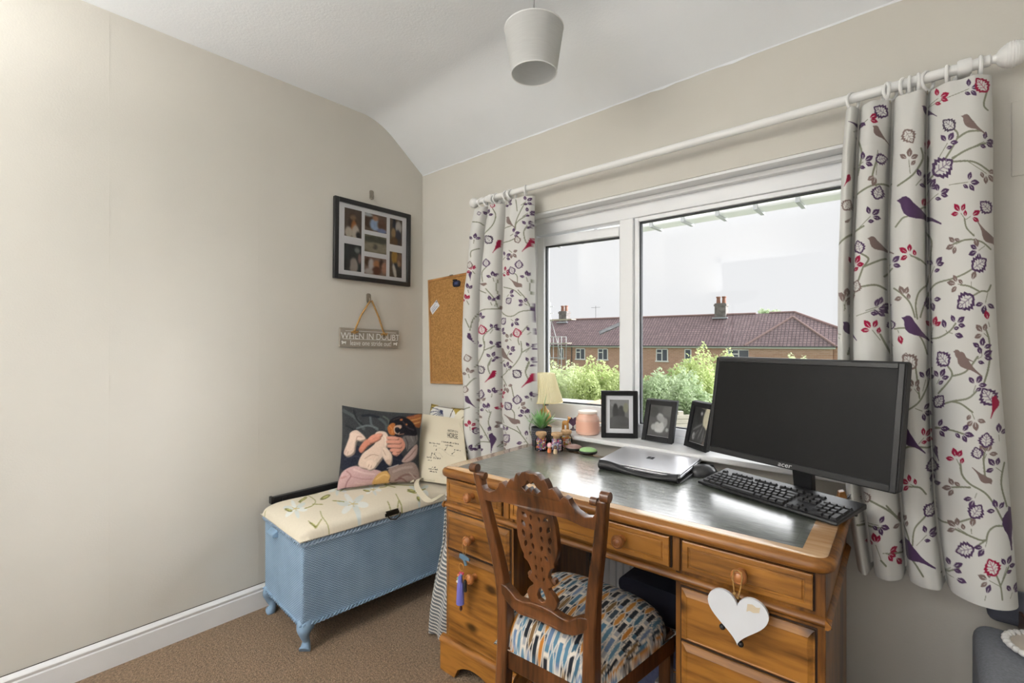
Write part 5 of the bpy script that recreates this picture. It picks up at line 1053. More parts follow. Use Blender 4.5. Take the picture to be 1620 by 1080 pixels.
M_GREYB = mat('grey_cushion_back', S(150,146,140), .9)
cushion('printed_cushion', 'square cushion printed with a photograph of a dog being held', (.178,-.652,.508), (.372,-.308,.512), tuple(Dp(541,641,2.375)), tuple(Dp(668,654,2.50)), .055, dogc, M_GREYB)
cvm = Cv(0, 0, 100, 100, 3, (168,146,66)); cvm.cs = 1
cvm.ell(30, 22, 30, 24, (222,220,214)); cvm.ell(82, 20, 26, 24, (220,212,190)); cvm.ell(20, 80, 26, 22, (222,220,214)); cvm.ell(75, 78, 26, 20, (176,152,72))
for k in range(9): a = -1.9+k*.3; cvm.line([(30,8),(30+28*math.sin(a),14+26*math.cos(a))], 1.2, (52,58,92))
for k in range(60): x, y = 82+RN.uniform(-22,22), 20+RN.uniform(-20,20); a = RN.uniform(0,3.1); cvm.line([(x,y),(x+3*math.cos(a),y+3*math.sin(a))], 1.1, (74,62,48))
for p in ([(0,2),(100,2)],[(50,0),(46,40),(52,100)],[(2,0),(2,100)],[(60,45),(100,48)]): cvm.line(p, 1.4, (70,56,40))
cushion('patterned_cushion', 'mustard patterned cushion in the corner behind the canvas bag', (.235,-.20,.508), (.600,-.10,.508), (.175,-.075,.868), (.55,-.035,.868), .055, lambda u, v: cvm.get(u*100, 100-v*100), mat('mustard_cloth', S(160,138,66), .9), 110)
# canvas tote
tb_ = thing('canvas_bag', 'cream canvas bag printed with a horse diagram, strap hanging', 'bag', (.42, -.27, .508))
cvt = Cv(0, 0, 884, 1080, .62, (212,202,180)); cvt.cs = 1; INK = (52,48,46)
def squig(x, y, w, h, seed):
    r = random.Random(seed); xx = x
    while xx < x+w:
        ww_ = r.uniform(10, 22); cvt.line([(xx, y+(xx-x)*.12), (xx+ww_*.3, y-h*r.uniform(.3,1)+(xx-x)*.12), (xx+ww_*.6, y+(xx-x)*.12), (xx+ww_, y-h*r.uniform(0,.6)+(xx-x)*.12)], 5, INK, False); xx += ww_+r.choice((2,2,12))
for a in ((320,615,160,20,1),(390,660,60,18,2),(505,595,240,22,3),(560,645,110,20,4),(690,715,80,18,5),(270,830,80,20,6),(285,875,50,18,7),(385,845,105,22,8),(355,985,40,18,9),(300,1010,130,20,10),(320,1050,100,20,11)): squig(*a)
for (x0,y0,x1,y1) in ((590,660,565,715),(700,735,662,775),(340,815,362,770),(430,830,400,780),(440,700,432,720)):
    cvt.line([(x0,y0),(x1,y1)], 6, INK, False); cvt.ell(x1, y1, 9, 9, INK)
cvt.line([(450,690),(510,700),(560,740),(620,790),(700,810)], 5, (176,166,146)); cvt.line([(400,760),(480,770),(520,830)], 5, (176,166,146))
n_ = 120; v_, u_ = np.meshgrid(np.linspace(0,1,n_), np.linspace(0,1,n_), indexing='ij')
TQ = [Dp(659,752,2.44), Dp(742,768,2.32), Dp(669,655,2.60), Dp(732,663,2.50)]; TQ = [np.array(p) for p in TQ]
for a in (0, 1): TQ[a][2] = .512
tv = lambda a: a[..., None]
bt = tv((1-u_)*(1-v_))*TQ[0]+tv(u_*(1-v_))*TQ[1]+tv((1-u_)*v_)*TQ[2]+tv(u_*v_)*TQ[3]
tn = np.cross(TQ[1]-TQ[0], TQ[2]-TQ[0]); tn /= np.linalg.norm(tn); tn = tn if tn@(np.array(CAM_C)-TQ[0]) > 0 else -tn
bl = .022*(np.sin(math.pi*u_)*np.sin(math.pi*np.clip(v_*.92+.04,0,1)))**.6+.006*np.sin(u_*5+v_*7)*np.sin(v_*9)
o3 = np.array(tb_.location); Pq = bt+tv(bl)*tn
dd_ = (bt[...,0]-CAM_C[0])*fw[0]+(bt[...,1]-CAM_C[1])*fw[1]; qx = CAM_X0+CAM_F*((bt[...,0]-CAM_C[0])*rt[0]+(bt[...,1]-CAM_C[1])*rt[1])/dd_; qy = CAM_Y0-CAM_F*(bt[...,2]-CAM_C[2])/dd_
M_CANV = mat('canvas_cloth', S(206,196,174), .9, var=(300,.08), bump=(500,.2,(1,1,1),.001))
grid('bag_front', Pq-o3, M_PRINT, tb_, cvt.get((qx-650)/.1018, (qy-640)/.1018))
grid('bag_back', (bt-tv(bl*.8)*tn-o3)[::4, ::-4], M_CANV, tb_)
def bag_uv(cx, cy):
    k = np.argmin((qx-650-cx*.1018)**2+(qy-640-cy*.1018)**2); return u_.flat[k], v_.flat[k]
def onbag(cu, cvv):     # bag-plane point for lettering
    def f(a, b, d):
        u, v = cu+a, cvv+b; p = (1-u)*(1-v)*TQ[0]+u*(1-v)*TQ[1]+(1-u)*v*TQ[2]+u*v*TQ[3]
        k = .022*(math.sin(math.pi*u)*math.sin(math.pi*min(1, v*.92+.04)))**.6+.006*math.sin(u*5+v*7)*math.sin(v*9)
        return p+tn*(k+.0015+d)-o3
    return f
ob('lettering', text_mesh('ANATOMY OF A', .052, .0002, onbag(*bag_uv(672, 428)), xs=.56), mat('bag_ink', INK and S(44,40,40), .8), tb_, smooth=0)
ob('lettering', text_mesh('HORSE', .11, .0002, onbag(*bag_uv(672, 500)), xs=.66), bpy.data.materials['bag_ink'], tb_, smooth=0)
def ribbon(pts, w, nrm, name, m_, parent, th=.003):
    S_ = smoothline(pts, 8); mb = MB(); n0 = Vector(nrm); N2 = len(S_); up_ = [None]*N2
    for i, p in enumerate(S_):
        t = Vector(S_[min(i+1,N2-1)])-Vector(S_[max(i-1,0)]); s = t.cross(n0); s = s.normalized() if s.length > 1e-6 else Vector((1,0,0)); q = t.cross(s).normalized()
        for a, b in ((-1,-1),(1,-1),(1,1),(-1,1)): mb.v.append(tuple(Vector(p)+s*a*w/2+q*b*th/2))
    for i in range(N2-1):
        for k in range(4): k2 = (k+1) % 4; mb.f.append((4*i+k, 4*i+k2, 4*i+4+k2, 4*i+4+k))
    mb.f.append((3,2,1,0)); e = 4*(N2-1); mb.f.append((e,e+1,e+2,e+3)); return ob(name, mb, m_, parent)
def lb(px, py, z): # point at height z seen there, in bag space
    k = (CAM_C[2]-z)*CAM_F/(py-CAM_Y0); p = Dp(px, py, k); return tuple(p-Vector(tb_.location))
ribbon([lb(716,752,.535), lb(690,757,.53), lb(668,755,.528), lb(659,764,.525), lb(664,778,.515), lb(680,792,.505), lb(700,782,.515)], .026, (0,-.5,.85), 'strap', M_CANV, tb_)
ribbon([lb(672,748,.53), lb(655,756,.525), lb(652,762,.522)], .02, (0,-.5,.85), 'strap', M_CANV, tb_)

# striped cloth hanging between box and desk
cvs = Cv(0, 0, 60, 540, 2, (216,212,204)); cvs.cs = 1
n_, m_ = 60, 200; vv, uu = np.meshgrid(np.linspace(0,1,m_), np.linspace(0,1,n_), indexing='ij')
lt = thing('striped_laundry_bag', 'grey and white striped cloth bag slumped beside the desk', 'bag', (.83, -.52, 0))
for k in range(40): cvs.line([(-5, k*15-30), (65, k*15+20)], 7.2, (104,108,112), False)
px_ = 700-20*np.clip((vv-.55)/.4, 0, 1)**1.3+uu*32; py_ = 795+vv*182
kz = .58*(1-vv)+0.012
Xw = .80+.10*uu-.045*np.clip((vv-.5)/.5,0,1)**1.5; Yw = -.50+.03*np.sin(uu*9+vv*5)*.3-.05*vv-.055*np.sin(math.pi*np.clip((vv-.35)/.65,0,1))*.5
Zw = kz
grid('bag_side', np.stack([Xw-.83, Yw+.52, Zw], -1), M_PRINT, lt, cvs.get(uu*60, vv*540), thick=.004)
grid('bag_side', np.stack([.80-.045*np.clip((vv-.5)/.5,0,1)**1.5-.83-.0*uu, (-.50-.05*vv-.0275*np.sin(math.pi*np.clip((vv-.35)/.65,0,1)))*(1-uu)+uu*(-.36)+.52, Zw], -1), M_PRINT, lt, cvs.get(60-uu*60, vv*540), thick=.004)
# ================================================================== ON THE DESK
M_BP = mat('black_plastic', S(30,30,32), .38, spec=.45); M_BPM = mat('black_matt_plastic', S(38,38,40), .55)
mon = thing('computer_monitor', 'large black flat screen computer monitor on the desk', 'monitor', (2.001, -.241, .7561), -.334)
def mf(a, b, d):   # a across, b up the panel, d forward
    t = .167; return (a, math.sin(t)*b-d*math.cos(t), .85-.7561+math.cos(t)*b+d*math.sin(t)*-1*-1*0-d*math.sin(t)*-1*0)
MW, MH = .545, .325
ob('casing', MB().prism(rrect(MW, MH, .010), lambda a,b,d: mf(a-MW/2, b, d), -.028, 0), M_BPM, mon, bevel=.003)
bz = MB(); q = .0045
def bzb(x0, x1, z0, z1, d0, d1): bz.prism([(x0,z0),(x1,z0),(x1,z1),(x0,z1)], lambda a,b,d: mf(a,b,d), d0, d1)
bzb(-MW/2+.003, -MW/2+.015, .003, MH-.003, 0, q); bzb(MW/2-.017, MW/2-.003, .003, MH-.003, 0, q); bzb(-MW/2+.015, MW/2-.017, MH-.017, MH-.003, 0, q); bzb(-MW/2+.015, MW/2-.017, .003, .020, 0, q)
ob('bezel', bz, M_BP, mon, bevel=.0015)
ob('screen', MB().prism([(-MW/2+.014,.019),(MW/2-.016,.019),(MW/2-.016,MH-.016),(-MW/2+.014,MH-.016)], mf, .0002, .0012), mat('unlit_screen', S(17,17,18), .45, spec=.22, var=(7,.1)), mon, smooth=0)
ob('maker_name', text_mesh('acer', .019, .0005, lambda a,b,d: mf(a-.002, b+.0115, .0049+d), xs=1.2, shear=.12), mat('silver_print', S(196,196,198), .4), mon, smooth=0)
ob('back_housing', MB().prism(rrect(.36, .2, .03), lambda a,b,d: mf(a-.18, b+.06, d), -.055, -.026), M_BPM, mon, bevel=.008)
ob('neck', MB().prism([(-.026,-.03),(.026,-.03),(.030,.12),(-.030,.12)], lambda a,b,d: (a+.006, .075+d-b*.12, b+.03), 0, .022), M_BP, mon, bevel=.002)
ob('stand_base', loft([([(a*.105+.006, b*.058+.088) for a, b in [(math.cos(t)*s, math.sin(t)*s) for t in np.linspace(0, 2*math.pi, 33)[:-1]]], z) for s, z in ((1.0,0),(1.0,.007),(.96,.011),(.5,.014))]), M_BP, mon, smooth=40)
# keyboard with separate keys
kb = thing('computer_keyboard', 'black full size computer keyboard below the monitor', 'keyboard', (1.945, -.314, .7561), -.337)
KW, KD, TI = .42, .148, .024/.15
def kz_(y): return .012+y*TI
km = MB(); km.add([(-KW/2,0,.0035),(KW/2,0,.0035),(KW/2,KD,.021),(-KW/2,KD,.021),(-KW/2,0,kz_(0)),(KW/2,0,kz_(0)),(KW/2,KD,kz_(KD)),(-KW/2,KD,kz_(KD))], [(3,2,1,0),(4,5,6,7),(0,1,5,4),(1,2,6,5),(2,3,7,6),(3,0,4,7)])
ob('key_deck', km, M_BP, kb, bevel=.003)
for s in (-1, 1): ob('foot', MB().box(s*.18-.014, s*.18+.014, KD-.02, KD-.012, 0, .024), M_BP, kb, smooth=0); ob('foot', MB().box(s*.18-.014, s*.18+.014, .012, .02, 0, .006), M_BP, kb, smooth=0)
KEYM = mat('key_caps', S(40,40,42), .42, spec=.35); KPR = {}
def key(x, y, w, d=.0142):
    k_ = round(w, 4), round(d, 4)
    if k_ not in KPR:
        mb = MB(); t = .0022
        a, b = w/2-.0010, d/2-.0010
        mb.add([(-a,-b,0),(a,-b,0),(a,b,0),(-a,b,0),(-a+t,-b+t,.0058),(a-t,-b+t,.0058),(a-t,b-t*.6,.0062),(-a+t,b-t*.6,.0062)], [(3,2,1,0),(4,5,6,7),(0,1,5,4),(1,2,6,5),(2,3,7,6),(3,0,4,7)])
        o = ob('key', mb, KEYM, kb, smooth=0); KPR[k_] = o
    else: o = dup(KPR[k_], kb)
    o.location = (x, y, kz_(y)-.0002); o.rotation_euler = (math.atan(TI), 0, 0)
U = .0177; x0 = -KW/2+.012; rows = [.016+.0178*i for i in range(5)]; fr_y = .016+.0178*5+.0075
def row(y, ws, xs_=None):
    x = x0 if xs_ is None else xs_
    for w in ws:
        if w > 0: key(x+w*U/2, y, w*U)
        x += abs(w)*U
row(rows[0], [1.25,1.25,1.25,6.25,1.25,1.25,1.25,1.25]); row(rows[1], [1.25]+[1]*11+[2.75]); row(rows[2], [1.75]+[1]*12+[1.25]); row(rows[3], [1.5]+[1]*12+[1.5]); row(rows[4], [1]*13+[2])
row(fr_y, [1,-1,1,1,1,1,-.5,1,1,1,1,-.5,1,1,1,1]); nx_ = x0+15.35*U
row(rows[4], [1]*3, nx_); row(rows[3], [1]*3, nx_); row(rows[0], [1]*3, nx_); row(rows[1], [-1,1], nx_); row(fr_y, [1]*3, nx_)
nx_ += 3.35*U; row(rows[4], [1]*4, nx_); row(rows[3], [1]*3, nx_); row(rows[2], [1]*3, nx_); row(rows[1], [1]*3, nx_); row(rows[0], [2,1], nx_)
key(nx_+3.5*U, (rows[2]+rows[3])/2, U, .032); key(nx_+3.5*U, (rows[0]+rows[1])/2, U, .032)
# mouse
ms = thing('computer_mouse', 'black computer mouse half hidden behind the keyboard', 'mouse', (1.722, -.125, .7561), -.9)
n_ = 26; v_, u_ = np.meshgrid(np.linspace(0,math.pi,n_), np.linspace(0,2*math.pi,n_), indexing='ij')
_mm = MB().sph((0,0,.0), (.032,.052,.036), 28, 18); _mm.v = [(a, b, max(c, -.002)) for a, b, c in _mm.v]
ob('shell', _mm, mat('mouse_shell', S(58,58,60), .32), ms)
bpy.data.objects[ms.children[0].name].location = (0,0,.003)
ob('button_split', MB().tube([(0,.051*math.cos(a),.003+.0365*math.sin(a)) for a in np.linspace(.15,1.3,10)], .0012, 6), M_BP, ms); ob('scroll_wheel', MB().lathe([(.006,-.003),(.0075,-.002),(.0075,.002),(.006,.003)], (0,.030,.031), 16, (1,0,0)), M_BPM, ms)
ob('cable', MB().tube(smoothline([(.0,.05,.012),(.02,.062,.006),(.09,.02,.005),(.15,.06,.004),(.20,.04,.004)], 8), .0017, 6), mat('pale_cable', S(150,150,152), .5), ms)
# laptop in an open black sleeve
lt0 = Vector((1.395,-.280,0)); lw = .304
lap = thing('laptop', 'closed silver laptop lying in an open black sleeve', 'laptop', (1.395, -.282, .7561), math.radians(1.5))
M_SIL = mat('silver_aluminium', S(206,206,210), .32, metal=.55, spec=.5); M_SLV = mat('black_sleeve', S(34,34,36), .5, bump=(300,.2,(1,1,1),.001))
LT = .075
lapM = Matrix.Translation((0,.004,.013)) @ Matrix.Rotation(LT, 4, 'X')
def lp_(mb): return mb.xf(lapM)
ob('base', lp_(MB().prism(rrect(lw, .222, .01), lambda a,b,d: (a,b,d), 0, .0075)), M_SIL, lap, bevel=.0015); ob('gap', lp_(MB().prism(rrect(lw-.004, .218, .01, 0, 6, .002, .002), lambda a,b,d: (a,b,d), .0075, .0095)), M_BPM, lap, smooth=0)
ob('lid', lp_(MB().prism(rrect(lw, .222, .01), lambda a,b,d: (a,b,d), .0095, .0155)), M_SIL, lap, bevel=.0015)
lgm = MB()
for i in range(2):
    for j in range(2): lgm.box(lw/2-.0125+i*.0135, lw/2-.0005+i*.0135, .105+j*.0135, .117+j*.0135, .0155, .0158)
ob('logo', lp_(lgm), mat('mirror_logo', S(96,98,102), .25, metal=.8), lap, smooth=0)
ob('port', lp_(MB().box(lw-.001, lw+.0004, .05, .06, .002, .005).box(lw-.001, lw+.0004, .08, .083, .003, .0045).box(lw-.001,lw+.0004,.17,.20,.0105,.0135)), M_BP, lap, smooth=0)
u_ = np.linspace(0, 1, 60); sl_top = .010+.022*(np.cos((u_-.06)*2*math.pi*.92)*.5+.5)**1.1
svv = np.linspace(0, 1, 14); P = np.zeros((14, 60, 3))
for i, t in enumerate(svv):
    y = -.004-.020*math.sin(t*2.6)*(1-t*.35); P[i, :, 0] = .012+u_*(lw-.012); P[i, :, 1] = y+.004*t; P[i, :, 2] = .001+t*sl_top
grid('sleeve_front', P, M_SLV, lap, thick=.003)
ob('sleeve_edge', MB().tube([(p[0], p[1]-.001, p[2]) for p in P[-1]], .0013, 6), mat('sleeve_lining', S(176,176,178), .6), lap)
sb = np.zeros((2, 20, 3)); 
ob('sleeve_back', MB().add([(.012,-.004,0),(lw+.004,-.004,0),(lw+.012,.238,0),(.004,.238,0),(.012,-.004,.004),(lw+.004,-.004,.004),(lw+.012,.238,.022),(.004,.238,.022)], [(3,2,1,0),(4,5,6,7),(0,1,5,4),(1,2,6,5),(2,3,7,6),(3,0,4,7)]), M_SLV, lap, bevel=.002)
# jars of beads
M_JG = glass('jar_glass', (.98,.99,.99), refl=.05); CORK = mat('jar_cork', S(196,160,120), .9, var=(120,.3))
BEADC = [S(196,70,92), S(140,96,168), S(232,196,90), S(110,160,120), S(236,180,188), S(224,130,84), S(244,240,232), S(110,120,170)]
BEADM = [mat('bead_colour', c, .3) for c in BEADC]
def bead_mats(o, n, seed):
    for m_ in BEADM[1:]: o.data.materials.append(m_)
def jar(x, y, label, seed, fill, cols):
    j = thing('bead_jar', label, 'jar', (x, y, .7561), 0, 'corked glass jars of beads')
    ob('glass_body', MB().lathe([(.001,0),(.024,0),(.0265,.003),(.0265,.042),(.024,.05),(.019,.056),(.0185,.060),(.0205,.062),(.0205,.065)], n=24, caps=False), M_JG, j)
    ob('cork_lid', MB().lathe([(.016,.056),(.0165,.065),(.0225,.066),(.0235,.069),(.0235,.077),(.0215,.079)], n=24), CORK, j)
    r = random.Random(seed); groups = {}
    for k in range(190):
        a, q = r.uniform(0, 6.28), math.sqrt(r.random())*.0205; z = .006+r.random()*fill; groups.setdefault(r.choice(cols), []).append((q*math.cos(a), q*math.sin(a), z))
    for c, pts in groups.items():
        mb = MB()
        for p in pts: mb.sph(p, r.uniform(.0026,.0042), 7, 5)
        o = ob('beads', mb, BEADM[c], j); o['kind'] = 'stuff'
    return j
jar(1.064, -.196, 'corked jar of beads nearest the left curtain', 1, .044, [0,1,2,3,5,0,1,6])
j2 = jar(1.124, -.166, 'middle corked bead jar with a tiny figurine charm against it', 2, .046, [6,7,4,0,6,1])
jar(1.122, -.092, 'corked jar of pale beads standing behind the two others', 3, .044, [6,4,5,2])
fg = thing('figurine', 'tiny painted figurine with pink cap in front of the jars', 'figurine', (1.118, -.209, .7561))
ob('body', MB().lathe([(.007,0),(.009,.004),(.008,.014),(.006,.02),(.001,.022)], (0,0,0), 14), BEADM[5], fg); ob('head', MB().sph((0,0,.028), (.0095,.0095,.009)), mat('figurine_face', S(216,190,170), .5), fg); ob('cap', MB().lathe([(.0100,.028),(.0100,.034),(.007,.040),(.001,.043)], n=14), BEADM[4], fg)
fg2 = thing('figurine', 'tiny figurine with grey striped hood in front of the jars', 'figurine', (1.146, -.206, .7561))
ob('body', MB().lathe([(.008,0),(.0095,.005),(.008,.014),(.005,.02),(.001,.022)], (0,0,0), 14), mat('figurine_cream', S(196,172,140), .6), fg2); ob('head', MB().sph((0,0,.026), (.008,.008,.0085)), mat('figurine_brown', S(120,86,64), .5), fg2)
ob('hood', MB().tube([(.010*math.cos(a)*.75, .010*math.cos(a)*.66, .024+.013*math.sin(a)) for a in np.linspace(-.2,3.3,14)], .0032, 8), mat('figurine_grey', S(150,156,166), .5), fg2)
def pebble(x, y, rz, r, col, label, colm):
    p = thing('painted_pebble', label, 'pebble', (x, y, .7561), rz, 'flat painted pebbles on the desk')
    ob('stone', MB().sph((0,0,.009), (r,r*.72,.011), 28, 14), mat('pebble_stone', S(40,42,40), .5), p); ob('painted_top', MB().sph((0,0,.0145), (r*.97,r*.69,.0125), 28, 14), colm, p)
pebble(1.172, -.108, .5, .036, 0, 'flat brown painted pebble beside the jars', mat('pebble_brown', S(176,144,136), .5, var=(40,.2)))
pebble(1.250, -.118, .5, .038, 0, 'flat pale green painted pebble beside the laptop', mat('pebble_green', S(168,210,146), .5, var=(30,.15)))
# spiky plant in dark pot
pp = thing('potted_plant', 'spiky artificial succulent in a dark dotted pot', 'plant', (1.012, -.128, .7561))
ob('pot', MB().lathe([(.036,0),(.041,.006),(.045,.05),(.045,.084),(.042,.084),(.041,.074),(.001,.072)], n=32), mat('charcoal_pot', S(52,54,60), .7), pp)
pdm = MB()
for i in range(5):
    for k in range(26): a = 2*math.pi*(k+.5*(i % 2))/26; r = .0435+.0003*i; pdm.sph((r*math.cos(a), r*math.sin(a), .034+i*.009), .0017, 6, 4)
ob('raised_dots', pdm, mat('pot_dots', S(150,152,158), .7), pp)
LFM = mat('succulent_green', S(122,176,104), .5, var=(25,.25)); LFM2 = mat('succulent_pale', S(176,206,160), .5)
def blade(a, L, lean, w, m_):
    mb = MB(); pts = []
    for k in range(7):
        t = k/6; rr = L*(math.sin(lean)*t+.15*t*t); zz = .074+L*(math.cos(lean)*t-.10*t*t); ww = w*(1-t)**.7*(.8+.6*t)
        c, s = math.cos(a), math.sin(a); pts.append(((rr*c-ww*s, rr*s+ww*c, zz), (rr*c-.1*w*c, rr*s-.1*w*s, zz-.25*w*(1-t)), (rr*c+ww*s, rr*s-ww*c, zz)))
    for p in pts: mb.v += list(p)
    for k in range(6):
        for j in range(3):
            j2_ = (j+1) % 3; mb.f.append((3*k+j, 3*k+j2_, 3*k+3+j2_, 3*k+3+j))
    ob('leaf', mb, m_, pp)
for k in range(40): blade(k*2.4+RN.uniform(-.2,.2), .075+.035*RN.random(), .15+.85*(k/40), .0085, LFM if k % 3 else LFM2)
for k in range(2): blade(-.4+k*.8, .19-.05*k, .12, .004, LFM2)
# folding clip ornament at the back corner
cl_ = thing('wooden_peg_clip', 'small wooden clip with wire at the back corner of the desk', 'clip', (2.128, -.155, .7561), .3)
ob('block', MB().add([(-.016,-.014,0),(.016,-.014,0),(.016,.014,0),(-.016,.014,0),(-.010,-.012,.034),(.004,-.012,.038),(.004,.012,.038),(-.010,.012,.034)], [(3,2,1,0),(4,5,6,7),(0,1,5,4),(1,2,6,5),(2,3,7,6),(3,0,4,7)]), PINED, cl_, bevel=.002)
wm = MB()
for k in range(9): wm.tube([(.004+.004*k*.4,-.012+.003*k,.016),(.018+.001*k,-.01+.003*k,.036-.001*(k-4)**2*.3),(.026,-.012+.003*k,.018)], .001, 5)
ob('wire', wm, mat('grey_wire', S(96,98,108), .4, metal=.6), cl_)

# ================================================================== ON THE SILL
ZS = .8105
cj = thing('candle_jar', 'peach glass candle jar with flat lid on the sill', 'jar', (1.168, .008, ZS))
ob('jar_body', MB().lathe([(.044,0),(.0505,.004),(.052,.012),(.052,.066),(.049,.076),(.043,.083),(.041,.090),(.0425,.092),(.0425,.094),(.039,.094),(.001,.092)], n=40), mat('peach_glass', S(238,190,168), .22, spec=.6, coat=.4, var=(30,.08)), cj)
ob('jar_label', MB().lathe([(.0524,.014),(.0524,.06)], n=40, caps=False), mat('candle_wax', S(236,182,158), .4), cj)
ob('flat_lid', MB().lathe([(.040,.092),(.0435,.094),(.0435,.101),(.041,.103)], n=40), mat('pale_lid', S(236,222,208), .5), cj)
def sframe(label, bl, br, h, lean, wbar, art, mount):
    bl = Vector((*bl, ZS)); br = Vector((*br, ZS)); w = (br-bl).length; rz = math.atan2(br.y-bl.y, br.x-bl.x)
    t = thing('framed_photo', label, 'photo frame', tuple(bl), rz, 'small black photo frames on the sill')
    f = lambda a, b, d: (a, math.sin(lean)*b-d*math.cos(lean), math.cos(lean)*b-d*math.sin(lean)+.014*math.sin(lean)+.001)
    mb = MB()
    for (x0, x1, z0, z1) in ((0,wbar,0,h),(w-wbar,w,0,h),(wbar,w-wbar,0,wbar),(wbar,w-wbar,h-wbar,h)): mb.prism([(x0,z0),(x1,z0),(x1,z1),(x0,z1)], f, -.012, .006)
    ob('frame', mb, mat('sill_frame_black', S(22,22,24), .6, spec=.3) if 'sill_frame_black' not in bpy.data.materials else bpy.data.materials['sill_frame_black'], t, bevel=.0012)
    ob('backing', MB().prism([(wbar*.5,wbar*.5),(w-wbar*.5,wbar*.5),(w-wbar*.5,h-wbar*.5),(wbar*.5,h-wbar*.5)], f, -.010, -.003), M_MAT, t, smooth=0)
    q = wbar+(mount if mount else 0); n = 44
    vv, uu = np.meshgrid(np.linspace(0,1,n), np.linspace(0,1,n), indexing='ij'); A_ = q+uu*(w-2*q); B_ = h-q*1.05-vv*(h-2.1*q)
    P = np.stack([A_, math.sin(lean)*B_+.0026*math.cos(lean), math.cos(lean)*B_+.0026*math.sin(lean)+.014*math.sin(lean)+.001], -1)
    cv = Cv(0,0,60,80,1,art[0]); [cv.ell(*a[:4], a[4], a[5] if len(a) > 5 else 0) for a in art[1]]; cv.noise(4, len(label), 2); cv.blur(1, 2)
    grid('photograph', P, M_PRINTS, t, cv.get(uu*60, vv*80))
    ob('glazing', MB().prism([(wbar,wbar),(w-wbar,wbar),(w-wbar,h-wbar),(wbar,h-wbar)], f, .0018, .0024), bpy.data.materials['picture_glass'], t, smooth=0)
    ob('strut', MB().prism([(w/2-.018,.0),(w/2+.018,0),(w/2+.012,h*.6),(w/2-.012,h*.6)], lambda a,b,d: (a, .014+(h*.6-b)*.10+math.sin(lean)*b+d, b*math.cos(lean)+.001), 0, .002), M_BPM, t, smooth=0)
G = lambda v: (v,v,v)
sframe('black photo frame with white mount beside the candle jar', (1.258,-.026), (1.384,.060), .199, .03, .019, (G(128), [(40,10,40,16,G(150)),(18,34,9,24,G(72)),(36,38,11,22,G(84)),(50,22,8,14,(150,150,130)),(30,66,40,22,G(98)),(16,18,4,6,G(60))]), .017)
sframe('middle black photo frame leaning back on the window sill', (1.412,.040), (1.549,.030), .170, .26, .020, (G(78), [(28,28,10,6,G(170)),(34,36,14,8,G(150),20),(24,56,8,12,G(176)),(36,56,9,12,G(182)),(30,66,12,5,G(190)),(14,58,6,8,G(168)),(46,44,5,12,G(140)),(52,62,4,5,G(160)),(10,20,14,14,G(60)),(50,14,16,14,G(92))]), 0)
sframe('rightmost black photo frame, partly hidden by the monitor', (1.590,.048), (1.702,-.028), .178, .22, .019, (G(64), [(30,20,18,24,G(52)),(28,14,4,4,G(190)),(48,24,12,26,(206,200,176)),(30,58,26,20,G(74)),(12,66,5,8,G(176)),(22,44,20,2,G(130),-30),(34,56,2,16,G(128),20),(44,60,2,16,G(120),5),(20,60,2,14,G(110),40)]), 0)
# table lamp with pleated shade
tl = thing('table_lamp', 'small table lamp with cream pleated shade behind the curtain', 'lamp', (.930, .003, ZS))
ob('base', MB().lathe([(.034,0),(.036,.004),(.030,.010),(.018,.018),(.026,.035),(.032,.055),(.026,.078),(.012,.092),(.008,.098),(.008,.125)], n=28), mat('honey_ceramic', S(206,160,96), .3, coat=.5), tl)
M_PLE = bpy.data.materials.new('pleated_shade'); M_PLE.use_nodes = True
_n, _l = M_PLE.node_tree.nodes, M_PLE.node_tree.links; _n.remove(_n['Principled BSDF']); _d = _n.new('ShaderNodeBsdfDiffuse'); _tr = _n.new('ShaderNodeBsdfTranslucent'); _m = _n.new('ShaderNodeMixShader'); _m.inputs[0].default_value = .45
for q_ in (_d, _tr): q_.inputs[0].default_value = (*S(250,243,214),1)
_l.new(_d.outputs[0], _m.inputs[1]); _l.new(_tr.outputs[0], _m.inputs[2]); _l.new(_m.outputs[0], _n['Material Output'].inputs[0])
ob('shade', MB().lathe([(.086,.126),(.046,.262)], n=120, caps=False, mod=lambda k: 1+(.03 if k % 2 else -.02)), M_PLE, tl, smooth=0)
ob('shade_trim', MB().lathe([(.088,.124),(.088,.129)], n=60, caps=False), mat('cream_trim', S(236,222,176), .8), tl); ob('switch', MB().box(.008,.016,-.012,.012,.108,.116), M_BP, tl, smooth=0)
og = thing('animal_ornament', 'tiny honey coloured glass animal ornament beside the plant', 'ornament', (1.042, .016, ZS))
AM = mat('amber_glass', S(206,150,80), .2, coat=.6)
ob('animal_body', MB().sph((0,0,.034), (.018,.010,.011)).tube([(.012,0,.038),(.020,0,.054)], [.006,.004], 10).sph((.022,0,.058), (.009,.005,.005)).cyl((.012,.004,.03),(.013,.005,0),.0035,n=8).cyl((.012,-.004,.03),(.013,-.005,0),.0035,n=8).cyl((-.012,.004,.03),(-.013,.005,0),.0035,n=8).cyl((-.012,-.004,.03),(-.013,-.005,0),.0035,n=8), AM, og)
ob('ear', MB().cyl((.018,.003,.06),(.016,.005,.068),.002,.001,8).cyl((.018,-.003,.06),(.016,-.005,.068),.002,.001,8), AM, og)
ho = thing('heart_ornament', 'small purple mosaic heart ornament on the sill', 'ornament', (1.068, .040, ZS), math.radians(35))
def heart(s, n=40): return [(s*(16*math.sin(t)**3)/17, s*(13*math.cos(t)-5*math.cos(2*t)-2*math.cos(3*t)-math.cos(4*t))/17) for t in [2*math.pi*k/n for k in range(n)]]
ob('heart_body', MB().prism(heart(.027), lambda a,b,d: (a, d, b+.041), -.005, .005), mat('purple_mosaic', S(92,66,96), .3, var=(90,.6)), ho, bevel=.002)
